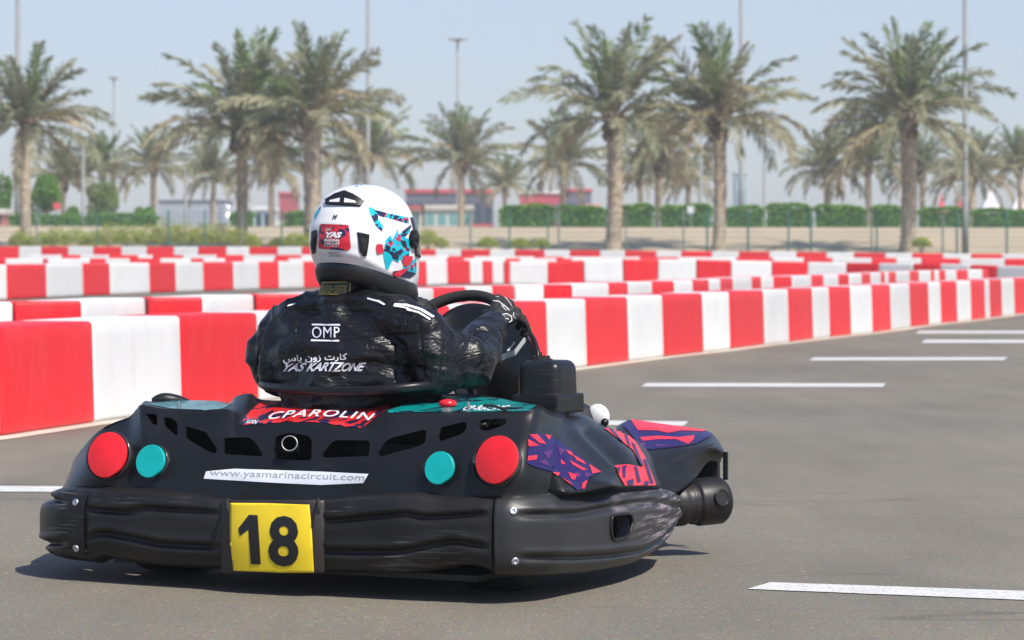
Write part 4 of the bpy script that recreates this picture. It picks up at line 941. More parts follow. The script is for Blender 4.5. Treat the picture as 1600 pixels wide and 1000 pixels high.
kobj('lettering', text_px('www.yasmarinacircuit.com', (327, 746.5), (569, 754.5), (329, 734), cowl_bvh, .0024, 3, offset=.004, spacing=1.02), M['grey_print'], u_st)
# ---- round reflectors in their cups
def disc(px, py, rx, ry, b, m, cupoff, name, tilt=.25, yaw=0.0):
    c = K(px, py, b); n_ = Vector((math.sin(yaw), -math.cos(yaw) * math.cos(tilt), math.sin(tilt))).normalized(); q = n_.to_track_quat('Z', 'Y').to_matrix()
    ppm = F / k2w(c).y; r = ry / ppm; m2 = MB(); n = 48; prof = [(.0001, .005), (.95, .005), (.985, .004), (1, .001), (1, -.003)]
    vs = []
    for a, z in prof:
        for k in range(n):
            an = 2 * math.pi * k / n; kk = a
            v = Vector((math.cos(an) * a * r, math.sin(an) * a * r, z))
            e = q @ Vector((v.x, v.y, 0)); e.x *= rx / ry / max(.2, .97) ; dlow = (e.x * .55 - e.z * .83)
            if dlow > r * .93 * a: e -= Vector((.55, 0, -.83)) * (dlow - r * .93 * a)
            vs.append(c + e + n_ * v.z)
    m2.add(vs, [(i * n + k, i * n + (k + 1) % n, (i + 1) * n + (k + 1) % n, (i + 1) * n + k) for i in range(len(prof) - 1) for k in range(n)])
    o = kobj(name, m2.mesh(), M[m], smooth=True)
    bm = bmesh.new(); bm.from_mesh(o.data)
    for e in bm.edges:
        if len(e.link_faces) == 2 and e.calc_face_angle(0) > R(30): e.smooth = False
    bm.to_mesh(o.data); bm.free()
    m3 = MB(); vs = []; c2 = K(px + cupoff[0], py + cupoff[1], b + .012); prof = [(1.02, -.006), (1.05, -.003), (1.085, -.012), (1.04, -.03), (.9, -.05)]
    for a, z in prof:
        for k in range(n):
            an = 2 * math.pi * k / n; e = q @ Vector((math.cos(an) * a * r, math.sin(an) * a * r, z)); vs.append(c2 + e)
    m3.add(vs, [(i * n + k, i * n + (k + 1) % n, (i + 1) * n + (k + 1) % n, (i + 1) * n + k) for i in range(len(prof) - 1) for k in range(n)])
    kobj('lamp_cup', m3.mesh(), mat('shiny_black_cup_%d' % px, (.03, .03, .034), .2), o, smooth=True)
def surf_b(px, py): 
    p, _ = hit(cowl_bvh, px, py); return p.y
disc(168, 711, 33.5, 36.5, surf_b(176, 740) - .012, 'redlens', (-1, 0), 'red_reflector', yaw=.05)
disc(235.5, 721, 25.5, 26.5, surf_b(236, 742) - .010, 'teallens', (0, 0), 'teal_reflector')
disc(687, 731.5, 25, 26.5, surf_b(687, 752) - .010, 'teallens', (-4, 3), 'teal_reflector')
disc(776.5, 718.5, 36.5, 38.5, surf_b(776, 750) - .016, 'redlens', (-5, 2), 'red_reflector', yaw=-.05)
# ---- things under the cover: engine block, exhaust, guard
m2 = MB(); m2.box(-.60, .62, .30, .34, .05, .445); m2.box(-.5, .6, .02, .34, .055, .07); kobj('tray_and_dark_backing', m2.mesh(), M['black'])  # floor tray, plus an added black wall standing in for shade behind the vents
m2 = MB(); m2.box(.12, .42, .24, .295, .18, .38)
for i in range(9): m2.box(.10, .44, .225, .24, .19 + i * .021, .20 + i * .021)
kobj('engine', m2.mesh(), mat('engine_black', (.02, .02, .02), .6))
ex = [K(459, 716, .17), K(456, 705, .11), K(452.5, 693, .045)]; m2 = MB(); n = 20
pts = catmull([tuple(p) for p in ex], 5); pts = [Vector(p) for p in pts]
d_ = (pts[-1] - pts[-2]).normalized()
m2.tube(pts, .021, n, cap=False); m2.tube(pts, .0185, n, cap=False)
e = kobj('exhaust_pipe', m2.mesh(), mat('sooty_pipe', (.06, .055, .05), .45, .6, var=.4, vscale=30), smooth=True)
m2 = MB(); q = d_.to_track_quat('Z', 'Y').to_matrix(); m2.tube([pts[-1] + q @ Vector((math.cos(a) * .020, math.sin(a) * .020, .001)) for a in np.linspace(0, 2 * math.pi, 25)], .0022, 6, cap=False); kobj('pipe_lip', m2.mesh(), mat('worn_lip', (.3, .29, .27), .4, .8), e, smooth=True)
m2 = MB()
for i in range(7):
    for j in range(6):
        p = K(430 + i * 4.4 + (j % 2) * 2.2, 692 + j * 5, .17); m2.tube([p + Vector((math.cos(a) * .0042, 0, math.sin(a) * .0042)) for a in np.linspace(0, 2 * math.pi, 7)], .0009, 4, cap=False)
kobj('exhaust_guard', m2.mesh(), mat('guard_metal', (.08, .08, .08), .5, .5))
# chain parts glimpsed in the small right-hand vent
p = K(757, 662, .20); m2 = MB(); m2.tube([p + Vector((0, .02, 0)), p, p + Vector((0, -.012, 0))], [.011, .0125, .010], 18); kobj('hex_nut', m2.mesh(), M['steel'], smooth=True)
m2 = MB()
for i in range(6): pp = K(768 + i * 4, 660 - (i % 2) * 2, .22); m2.tube([pp + Vector((0, .01, 0)), pp + Vector((0, -.006, 0))], .006, 10)
kobj('chain', m2.mesh(), mat('chain_metal', (.12, .12, .12), .35, .8))
# ---- studs and knob on the decks
def on_deck(px, py, bvh=None): p, n_ = hit(bvh or cowl_bvh, px, py); return p
def stud(px, py, h=.018, r=.006):
    p = on_deck(px, py); m2 = MB(); m2.tube([p + Vector((0, 0, -.002)), p + Vector((0, 0, .003)), p + Vector((0, 0, .0031)), p + Vector((0, 0, h * .6)), p + Vector((0, 0, h * .61)), p + Vector((0, 0, h))], [r * 1.7, r * 1.7, r, r, r * .7, r * .6], 12); kobj('stud', m2.mesh(), M['steel'])
stud(279.5, 637, .018, .0055); stud(732, 643, .026, .0045)
p = on_deck(699.5, 643); m2 = MB(); m2.tube([p, p + Vector((0, 0, .010)), p + Vector((0, 0, .011)), p + Vector((0, 0, .016))], [.016, .016, .010, .010], 18); sw = kobj('switch_base', m2.mesh(), M['steel'], smooth=False)
m2 = MB(); m2.tube([p + Vector((0, 0, z)) for z in (.012, .014, .020, .027, .031, .0325)], [.012, .0215, .024, .0215, .013, .002], 24); kobj('switch_button', m2.mesh(), mat('red_knob', (.62, .015, .02), .3), sw, smooth=True)
m2 = MB(); m2.tube([on_deck(790, 644) + Vector((0, 0, .006)), on_deck(770, 641) + Vector((0, 0, .012)), on_deck(757, 636) + Vector((0, 0, .004))], .004, 6); m2.box(*[v for ax, hw in zip(on_deck(800, 640), (.022, .012, .006)) for v in (ax - hw, ax + hw)]); kobj('throttle_cable', m2.mesh(), M['black'])
# ---- tank box on the right
def rbox(px0, px1, y0, y1, b0, b1, taper=0.04, bev=.012, seg=3):
    A, B = K(px0, y1, b0), K(px1, y1, b0); zt = K(px0, y0, b0).z; zb = A.z; cx_, cy_ = (A.x + B.x) / 2, (b0 + b1) / 2; hx, hy = (B.x - A.x) / 2, (b1 - b0) / 2
    vs = [(cx_ + sx * hx * (1 - (taper if z else 0)), cy_ + sy * hy * (1 - (taper if z else 0)), zt if z else zb) for z in (0, 1) for sy in (-1, 1) for sx in (-1, 1)]
    m2 = MB(); m2.add(vs, [(0, 2, 3, 1), (4, 5, 7, 6), (0, 1, 5, 4), (2, 6, 7, 3), (0, 4, 6, 2), (1, 3, 7, 5)]); return apply_mods(m2.mesh(), [('BEVEL', dict(width=bev, segments=seg, limit_method='ANGLE'))])
tkm = rbox(804, 872, 563, 646, .56, .70, .06, .026, 6)
tank = kobj('fuel_tank', tkm, M['plastic'], smooth=True)
kobj('tank_base', rbox(798, 871, 616, 646, .545, .715, .01, .006, 2), M['plastic'], tank, smooth=False)
kobj('tank_bracket', rbox(836, 868, 646, 668, .57, .66, .0, .006, 2), M['plastic'], tank, smooth=False)
tp = K(845, 563, .62); m2 = MB(); m2.tube([tp + Vector((0, 0, z)) for z in (-.004, .004, .005, .009, .011)], [.032, .032, .026, .026, .02], 22)
for a in np.linspace(0, 6.28, 9)[:-1]: m2.tube([tp + Vector((math.cos(a) * .022, math.sin(a) * .022, .009)), tp + Vector((math.cos(a) * .022, math.sin(a) * .022, .013))], .004, 5)
m2.tube([tp + Vector((0, 0, .010)), tp + Vector((0, 0, .022))], .004, 8); kobj('tank_cap', m2.mesh(), M['black'], tank)
# ---- front: bumper bar end, fairing over the front wheel
def kpath(l_): return [K(*p) for p in l_]
fb = catmull([tuple(p) for p in [Vector((-.58, 1.62, .14)), Vector((-.3, 1.72, .14)), Vector((0, 1.74, .14)), Vector((.25, 1.58, .14)), K(1022, 789, 1.36), K(1056, 788, 1.36), K(1086, 785, 1.40), K(1106, 783, 1.43), K(1127, 781, 1.47)]], 8)
m2 = MB(); n = 32; fbv = [Vector(p) for p in fb]; N_ = len(fbv)
rf_ = []
for i_, p_ in enumerate(fbv):
    x_ = k2px(p_)[0]; rf_.append(.0645 + (.0055 * sm(x_, 1084, 1087)) - .006 * math.exp(-((x_ - 1083) / 2.0) ** 2) - .010 * sm(x_, 1121, 1129) - .006 * math.exp(-((x_ - 1072) / 4) ** 2))
for k_ in (.82, .60): fbv.append(fbv[N_ - 1] + (fbv[N_ - 1] - fbv[N_ - 2]).normalized() * .004); rf_.append(rf_[N_ - 1] * k_)
m2.tube(fbv, rf_, n); fbo = kobj('front_bumper', m2.mesh(), M['bumper'], smooth=True)
d_ = (K(1142, 780, 1.60) - K(1120, 782, 1.60)).normalized(); c_ = K(1133, 777, 1.44)
m2 = MB(); hp_, hn_ = hit(bvh_of(fbo.data), 1128, 778); c_ = hp_; q = (hn_ + Vector((.9, -.3, 0))).normalized().to_track_quat('Z', 'Y').to_matrix(); m2.tube([c_ + q @ Vector((math.cos(a) * .023, math.sin(a) * .023, .0)) for a in np.linspace(0, 2 * math.pi, 25)], .004, 8, cap=False); kobj('end_ring', m2.mesh(), M['bumper'], fbo, smooth=True)
m2 = MB(); m2.tube([c_ + q @ Vector((0, 0, -.006)), c_ + q @ Vector((0, 0, .002))], .021, 20); kobj('end_socket', m2.mesh(), M['black'], fbo)
# fairing: crown, flank and wheel arch
fr = [
    [K(962, 668, 1.32), K(972, 661, 1.36), K(988, 656, 1.44), K(1020, 660, 1.56), K(1060, 666, 1.66), K(1100, 672, 1.74), K(1114, 678, 1.80)],
    [K(966, 672, 1.24), K(980, 668, 1.30), K(1000, 668, 1.38), K(1030, 672, 1.46), K(1066, 677, 1.54), K(1106, 681, 1.62), K(1122, 688, 1.70)],
    [K(972, 684, 1.18), K(988, 686, 1.24), K(1006, 690, 1.30), K(1036, 694, 1.37), K(1070, 692, 1.44), K(1108, 690, 1.53), K(1127, 696, 1.62)],
    [K(984, 704, 1.14), K(1000, 708, 1.19), K(1018, 712, 1.24), K(1046, 712, 1.31), K(1076, 704, 1.38), K(1110, 697, 1.49), K(1131, 704, 1.58)],
    [K(996, 728, 1.12), K(1012, 732, 1.17), K(1030, 735, 1.22), K(1052, 734, 1.28), K(1076, 722, 1.36), K(1108, 704, 1.48), K(1132, 712, 1.58)],
    [K(1004, 752, 1.12), K(1018, 756, 1.17), K(1034, 758, 1.21), K(1056, 758, 1.27), K(1080, 744, 1.36), K(1104, 713, 1.48), K(1128, 716, 1.58)],
    [K(1010, 766, 1.13), K(1024, 768, 1.18), K(1040, 770, 1.22), K(1058, 770, 1.27), K(1086, 748, 1.38), K(1106, 722, 1.50), K(1126, 722, 1.60)]]
FR = net(fr, 6, 5); fr_me = grid_mesh(FR); orient(fr_me, (.2, 1.5, .1)); fr_bvh = bvh_of(fr_me)
fair = kobj('front_fairing', apply_mods(fr_me.copy(), [('SOLIDIFY', dict(thickness=.008, offset=-1))]), M['plastic'], smooth=True)
decal('fairing_print', Z3([(545, 318), (600, 304), (700, 322), (925, 352), (935, 366), (860, 405), (835, 410), (720, 425), (640, 430), (620, 400), (580, 350)]), navy_f, fr_bvh, .002, fair)
mred = mat('red_film', (.66, .028, .05), .4, spec=.3)
decal('red_flash', Z3([(592, 306), (700, 322), (912, 351), (885, 356), (800, 352), (745, 362), (700, 352), (620, 350)]), mred, fr_bvh, .0032, fair)
shards([Z3(t) for t in ([(625, 402), (652, 404), (650, 416), (632, 414)], [(690, 410), (760, 412), (700, 420)], [(800, 392), (812, 398), (790, 404)])], purple_f, fr_bvh, .0032, fair)
decal('red_flash', Z3([(628, 380), (700, 374), (790, 380), (855, 372), (850, 390), (830, 408), (780, 388), (700, 388), (640, 394)]), mred, fr_bvh, .0032, fair)
m2 = MB(); a_, b_ = K(1110, 730, 1.5), K(1110, 730, 1.5); A1, A2 = K(1083, 750, 1.60), K(1121, 704, 1.60); m2.box(A1.x, A2.x, 1.60, 1.62, .19, A2.z); kobj('arch_inner', m2.mesh(), M['black'], fair)
kobj('arch_flap', rbox(1129, 1136, 706, 750, 1.55, 1.562, 0, .003, 2), M['plastic'], fair)
# nose cone and floor (seen only from other sides)
nr = [[Vector((x, 1.25 + .5 * (1 - (x / .55) ** 2) * t + .08 * t, .26 - .14 * t ** 2)) for x in (-.42, -.28, -.14, 0, .14, .28, .36)] for t in (0, .25, .5, .75, 1)]
NR = net(nr, 4, 4); kobj('nose_cone', apply_mods(grid_mesh(NR), [('SOLIDIFY', dict(thickness=.008))]), M['plastic'], smooth=True)
m2 = MB(); m2.box(-.33, .33, .1, 1.35, .045, .06)
for s_ in (-1, 1): m2.tube([(s_ * .33, .05, .075), (s_ * .33, .8, .075), (s_ * .22, 1.25, .075), (s_ * .22, 1.6, .09)], .015, 10)
m2.tube([(-.55, .33, .135), (.55, .33, .135)], .02, 12); m2.tube([(-.5, 1.3, .12), (.5, 1.3, .12)], .012, 8); kobj('chassis', m2.mesh(), mat('chassis_paint', (.05, .05, .055), .4))
# far-side cover mirrors the near one
SCm = SC.copy(); SCm[:, :, 0] = -(SCm[:, :, 0] - .13); SCm[:, :, 2] = .05 + (SCm[:, :, 2] - .05) * .9; kobj('side_cover', apply_mods(grid_mesh(SCm), [('SOLIDIFY', dict(thickness=.006))]), M['plastic'], smooth=True)
# wheels
def wheel(a, b, r, wd, yaw=0):
    m2 = MB(); n = 40; prof = [(-.5, .62), (-.52, .85), (-.46, .96), (-.3, 1), (0, 1.005), (.3, 1), (.46, .96), (.52, .85), (.5, .62)]; vs = []
    for x, k in prof:
        for j in range(n):
            an = 2 * math.pi * j / n; vs.append(Vector((x * wd, math.cos(an) * r * k, math.sin(an) * r * k)))
    m2.add(vs, [(i * n + j, i * n + (j + 1) % n, (i + 1) * n + (j + 1) % n, (i + 1) * n + j) for i in range(len(prof) - 1) for j in range(n)])
    me = m2.mesh(); me.transform(Matrix.Translation((a, b, r)) @ Matrix.Rotation(yaw, 4, 'Z'))
    m3 = MB(); m3.tube([(-wd * .46, 0, 0), (-wd * .35, 0, 0), (-wd * .3, 0, 0), (wd * .3, 0, 0), (wd * .35, 0, 0), (wd * .46, 0, 0)], [r * .64, r * .6, r * .2, r * .2, r * .6, r * .64], 24); mr_ = m3.mesh(); mr_.transform(Matrix.Translation((a, b, r)) @ Matrix.Rotation(yaw, 4, 'Z'))
    w_ = kobj('wheel', me, M['rubber'], smooth=True); kobj('rim', mr_, mat('wheel_rim', (.45, .45, .46), .35, .8), w_, smooth=True)
wheel(-.50, .33, .138, .20); wheel(.50, .33, .138, .20); wheel(-.46, 1.36, .125, .13, -R(14)); wheel(.38, 1.38, .122, .125, -R(14))
# white round cap and black ball knob beside the tank
c_ = K(934, 651, .98); m2 = MB(); bm = bmesh.new(); bmesh.ops.create_uvsphere(bm, u_segments=28, v_segments=18, radius=.036, matrix=Matrix.Translation(c_) @ Matrix.Rotation(.4, 4, 'Y') @ Matrix.Diagonal((1, .55, 1, 1))); me = bpy.data.meshes.new('w'); bm.to_mesh(me); bm.free()
kobj('white_cap', me, mat('white_cap_plastic', (.72, .73, .74), .3, var=.08, vscale=30), smooth=True)
bm = bmesh.new(); bmesh.ops.create_uvsphere(bm, u_segments=20, v_segments=14, radius=.0115, matrix=Matrix.Translation(K(945, 660, .90))); me = bpy.data.meshes.new('w'); bm.to_mesh(me); bm.free(); kobj('ball_knob', me, M['plastic'], smooth=True)
m2 = MB(); m2.tube([K(945, 661, .90), K(938, 672, .88)], .005, 8); kobj('knob_stem', m2.mesh(), M['plastic'])
# dark inner panel rising behind the tank towards the front
ip = [[K(868, 640, .78), K(890, 630, .84), K(905, 630, .92), K(925, 642, 1.0), K(944, 662, 1.08)], [K(866, 662, .76), K(890, 664, .80), K(908, 664, .88), K(925, 668, .94), K(944, 676, 1.02)], [K(866, 690, .70), K(890, 690, .74), K(908, 692, .80), K(925, 695, .88), K(944, 700, .96)]]
kobj('inner_panel', apply_mods(grid_mesh(net(ip, 5, 5)), [('SOLIDIFY', dict(thickness=.008))]), M['plastic'], smooth=True)
# hump behind the left deck and raised lip of the right deck
def hump(l_, th=.02, name='deck_lip'):
    m2 = MB(); pts = [Vector(p) for p in catmull([tuple(K(*p)) for p in l_], 6)]; n_ = len(pts); m2.tube(pts, [th * (.25 + .75 * math.sin(math.pi * (i + .6) / (n_ + .2)) ** .5) for i in range(n_)], 14); kobj(name, m2.mesh(), M['plastic'], cowl, smooth=True)
hump([(238, 628, .50), (255, 624.5, .52), (275, 627, .54), (298, 632, .55)], .020)
hump([(630, 628, .60), (680, 624, .63), (740, 623, .62), (800, 630, .58)], .014)
# ---- seat
m2 = MB()
sr = catmull([tuple(K(*p)) for p in [(410, 600, .42), (420, 604, .37), (450, 608, .315), (500, 611, .285), (560, 611, .28), (610, 608, .29), (650, 604, .33), (672, 603, .38), (682, 612, .44), (684, 622, .48)]], 7)
m2.tube([Vector(p) for p in sr], .0125, 12); seat_lip = m2.mesh()
for v in seat_lip.vertices: pass
shell = [[tuple(Vector(p) + Vector((0, 0, -.0))) for p in sr[::3]], [tuple(Vector(p) + Vector((-.02 * math.copysign(1, p[0]) * abs(p[0] + .03) / .25, .10, -.035))) for p in sr[::3]], [tuple(Vector(p) + Vector((-.05 * math.copysign(1, p[0]) * abs(p[0] + .03) / .25, .18, -.18))) for p in sr[::3]], [tuple(Vector((p[0] * .8, p[1] + .22, .12))) for p in sr[::3]]]
seat = kobj('seat', apply_mods(grid_mesh(net([[Vector(p) for p in r] for r in shell], 2, 5)), [('SOLIDIFY', dict(thickness=.006))]), M['plastic'], smooth=True)
kobj('seat_rim', seat_lip, M['plastic'], seat, smooth=True)
# ---- steering wheel, front shield with number decal, steel bracket
wc = K(706, 512, .95); wr = .158; ax_t = R(50)
wc.z = .660
def wheel_pt(an, r=wr, up=0):
    return wc + Vector((math.cos(an) * r, math.sin(an) * r * math.sin(ax_t), math.sin(an) * r * math.cos(ax_t))) + Vector((0, -math.cos(ax_t), math.sin(ax_t))) * up
m2 = MB(); m2.tube([wheel_pt(a) for a in np.linspace(0, 2 * math.pi, 61)], .0165, 14, cap=False); sw_ = kobj('steering_wheel', m2.mesh(), mat('suede_rim', (.012, .012, .013), .85, bump=.3, bscale=300, bdist=.001), smooth=True)
m2 = MB()
for an in (R(8), R(172), R(270)): m2.tube([wheel_pt(an, wr * .98), wheel_pt(an, wr * .5, -.012), wheel_pt(an, .02, -.02)], [.012, .012, .02], 8)
m2.tube([wc + Vector((0, .01, -.01)), Vector((.03, 1.20, .30)), Vector((.0, 1.35, .14))], .012, 10); kobj('spoke', m2.mesh(), M['black'], sw_, smooth=True)
sh = [[K(676, 520, 1.20), K(690, 494, 1.24), K(715, 478, 1.27), K(745, 474, 1.27), K(780, 482, 1.24), K(806, 500, 1.20), K(820, 510, 1.17)],
      [K(680, 545, 1.18), K(700, 530, 1.22), K(722, 520, 1.24), K(750, 520, 1.24), K(786, 526, 1.21), K(818, 530, 1.17), K(834, 532, 1.13)],
      [K(692, 570, 1.16), K(712, 565, 1.19), K(735, 560, 1.21), K(764, 562, 1.21), K(795, 566, 1.18), K(824, 566, 1.14), K(840, 562, 1.10)],
      [K(705, 600, 1.16), K(724, 598, 1.19), K(748, 596, 1.21), K(772, 598, 1.21), K(796, 600, 1.18), K(816, 600, 1.14), K(830, 596, 1.11)],
      [K(740, 660, 1.20), K(752, 660, 1.22), K(766, 660, 1.23), K(782, 660, 1.23), K(796, 660, 1.21), K(812, 660, 1.19), K(826, 660, 1.16)]]
SHN = net(sh, 6, 6); shm = grid_mesh(SHN); orient(shm, (.1, 1.5, .5)); sh_bvh = bvh_of(shm)
shield = kobj('front_shield', apply_mods(shm.copy(), [('SOLIDIFY', dict(thickness=.01, offset=-1))]), M['plastic'], smooth=True)
Z5 = lambda l_: [(600 + x / 3.847, 430 + y / 3.847) for x, y in l_]
decal('shield_sticker', Z5([(842, 312), (862, 305), (890, 330), (912, 370), (915, 415), (905, 430), (885, 405), (865, 370), (848, 345)]), mat('red_sticker', (.62, .02, .03), .3), sh_bvh, .003, shield)
decal('shield_mark', Z5([(866, 352), (874, 350), (884, 376), (893, 392), (884, 392), (874, 378)]), M['white_print'], sh_bvh, .005, shield)
m2 = MB(); yl = Vector(K(820, 506, 1.165)); m2.tube([K(812, 499, 1.19), K(822, 505, 1.16), K(829, 514, 1.14)], .0035, 6); kobj('yellow_trim', m2.mesh(), mat('neon_yellow', (.6, .7, .02), .5), shield)
def strap(l_, wd, th, m, name, parent):
    m2 = MB(); P = [K(*p) for p in l_]; vs = []
    for p in P: vs += [p + Vector((0, 0, wd)), p - Vector((0, 0, wd)), p - Vector((0, -th, wd)), p + Vector((0, th, wd))]
    fs = [(i * 4 + j, i * 4 + (j + 1) % 4, i * 4 + 4 + (j + 1) % 4, i * 4 + 4 + j) for i in range(len(P) - 1) for j in range(4)] + [(3, 2, 1, 0), tuple(range(len(vs) - 4, len(vs)))]
    m2.add(vs, fs); return kobj(name, m2.mesh(), m, parent)
strap([(779, 560.5, .98), (790, 556, .99), (804, 551, 1.0), (808, 546, 1.01), (820, 530, 1.03)], .0085, .006, mat('brushed_bracket', (.50, .54, .52), .35, .5), 'steel_bracket', None)
strap([(792, 549, 1.0), (798, 543, 1.01), (803, 536, 1.02)], .004, .004, M['steel'], 'bracket_tab', None)
# ================================================================== THE DRIVER (built in the kart frame, then hung from an Empty on the seat)
PO = Vector((-.03, .45, .10))
person = thing('person', 'person driving the kart in shiny black race suit and white helmet with teal graphics', 'person', k2w(PO), -TH)
def pobj(name, me, m, parent=None, smooth=None, **p): return link(name, me, m, parent or person, smooth, PO, **p)
nylon = mat('black_quilted_nylon', (0.006, 0.006, 0.007), 0.34, spec=0.42)
def nylon_nodes(m):
    n, l = m.node_tree.nodes, m.node_tree.links; p = n['Principled BSDF']; tc = n.new('ShaderNodeTexCoord'); last = None
    for sc, st, rg, dist, stg in ((14, (1, 1, 2.4), 1, .008, .30), (34, (1, 1, 2.2), 1, .0035, .22), (70, (1, 1, 1), 0, .0010, .3)):
        mp = n.new('ShaderNodeMapping'); mp.inputs['Scale'].default_value = st; mp.inputs['Rotation'].default_value = (0, R(18), 0); l.new(tc.outputs['Object'], mp.inputs[0])
        t = n.new('ShaderNodeTexNoise'); t.inputs['Scale'].default_value = sc; t.inputs['Detail'].default_value = 4; t.inputs['Distortion'].default_value = .8; l.new(mp.outputs[0], t.inputs['Vector'])
        src = t.outputs[0]
        if rg:
            a = n.new('ShaderNodeMath'); a.operation = 'SUBTRACT'; a.inputs[1].default_value = .5; l.new(src, a.inputs[0]); b = n.new('ShaderNodeMath'); b.operation = 'ABSOLUTE'; l.new(a.outputs[0], b.inputs[0])
            c = n.new('ShaderNodeMapRange'); c.inputs[2].default_value = .18; c.inputs[3].default_value = 1; c.inputs[4].default_value = 0; l.new(b.outputs[0], c.inputs[0]); src = c.outputs[0]
        bp = n.new('ShaderNodeBump'); bp.inputs['Strength'].default_value = stg; bp.inputs['Distance'].default_value = dist; l.new(src, bp.inputs['Height'])
        if last: l.new(last, bp.inputs['Normal'])
        last = bp.outputs[0]
    l.new(last, p.inputs['Normal']); return m
nylon_nodes(nylon)
skin = mat('skin', (.45, .28, .2), .5)
shL, shR = K(436, 516, .50), K(664, 519, .41)
elL, elR = K(424, 560, .62), K(727, 572, .52)
haR = K(790, 488, .93); wrR = K(769, 512, .87); haL = K(650, 478, .97); wrL = K(628, 492, .90)
chest, mid_, pel = K(536, 548, .45), K(534, 600, .43), Vector((-.03, .45, .22))
kneeL, kneeR, ankL, ankR = Vector((-.24, .95, .40)), Vector((.22, .98, .38)), Vector((-.16, 1.36, .22)), Vector((.20, 1.38, .22))
hc = K(568, 375, .52)                                         # helmet centre
neck0 = K(545, 470, .46)
# body: one continuous figure, hidden under suit, gloves and helmet except where the photo shows nothing of it
body = blob([('e', hc + Vector((0, 0, .0)), (.073, .093, .115)), ('e', hc + Vector((.014, .092, -.015)), (.014, .02, .02)), ('c', (hc, .06), (neck0, .045)), ('c', (neck0, .045), (chest + Vector((0, .02, 0)), .05)), ('e', chest + Vector((0, .02, -.02)), (.12, .05, .07)), ('c', (chest + Vector((0, .02, -.03)), .06), (pel, .10)),
             ('c', (shL, .035), (elL, .034)), ('c', (elL, .034), (wrL, .023)), ('c', (shR, .035), (elR, .034)), ('c', (elR, .034), (wrR, .023)), ('c', (shL, .03), (chest + Vector((0, .03, -.01)), .035)), ('c', (shR, .03), (chest + Vector((0, .03, -.01)), .035)),
             ('c', (wrL, .022), (haL, .012)), ('c', (wrR, .022), (wrR.lerp(haR, .6), .014)),
             ('c', (pel + Vector((-.08, .02, 0)), .08), (kneeL, .05)), ('c', (kneeL, .05), (ankL, .035)), ('c', (pel + Vector((.08, .02, 0)), .08), (kneeR, .05)), ('c', (kneeR, .05), (ankR, .035)),
             ('c', (ankL, .035), (ankL + Vector((0, .14, .02)), .020)), ('c', (ankR, .035), (ankR + Vector((0, .14, .02)), .020))], .010, 4)
pobj('body', body, skin, smooth=True)
# suit
trapL, trapR = K(470, 496, .47), K(625, 497, .43)
suit = blob([('e', K(540, 556, .44), (.238, .112, .100)), ('e', K(540, 528, .455), (.222, .098, .082)), ('e', K(545, 590, .44), (.225, .115, .09)), ('e', K(540, 615, .44), (.20, .12, .11)), ('c', (mid_, .13), (pel, .13)),
             ('c', (shL + Vector((.01, 0, .0)), .066), (elL + Vector((-.004, 0, .0)), .056)), ('c', (elL + Vector((0, .0, .01)), .054), (wrL, .042)), ('c', (K(414, 548, .50), .052), (K(420, 580, .50), .050)), ('c', (K(440, 540, .47), .07), (K(446, 582, .47), .07)),
             ('c', (shR, .066), (elR + Vector((-.012, 0, .0)), .072)), ('c', (K(672, 545, .40), .062), (K(700, 580, .45), .060)), ('c', (K(680, 580, .42), .06), (elR + Vector((-.01, 0, -.01)), .062)),
             ('c', (elR + Vector((.004, .01, -.004)), .069), (elR.lerp(wrR, .45), .058)), ('c', (elR.lerp(wrR, .45), .058), (wrR, .041)), ('c', (elR + Vector((.016, .01, .018)), .052), (elR.lerp(wrR, .6) + Vector((.010, 0, -.008)), .052)),
             ('c', (shL, .058), (trapL, .060)), ('c', (trapL, .058), (neck0 + Vector((0, 0, -.005)), .054)), ('c', (shR, .060), (trapR, .060)), ('c', (trapR, .060), (neck0 + Vector((.01, 0, -.005)), .056)),
             ('c', (K(534, 505, .45), .08), (K(536, 478, .455), .064)),
             ('c', (pel + Vector((-.08, .02, 0)), .11), (kneeL, .075)), ('c', (kneeL, .075), (ankL, .05)), ('c', (pel + Vector((.08, .02, 0)), .11), (kneeR, .075)), ('c', (kneeR, .075), (ankR, .05))], .0055, 16)
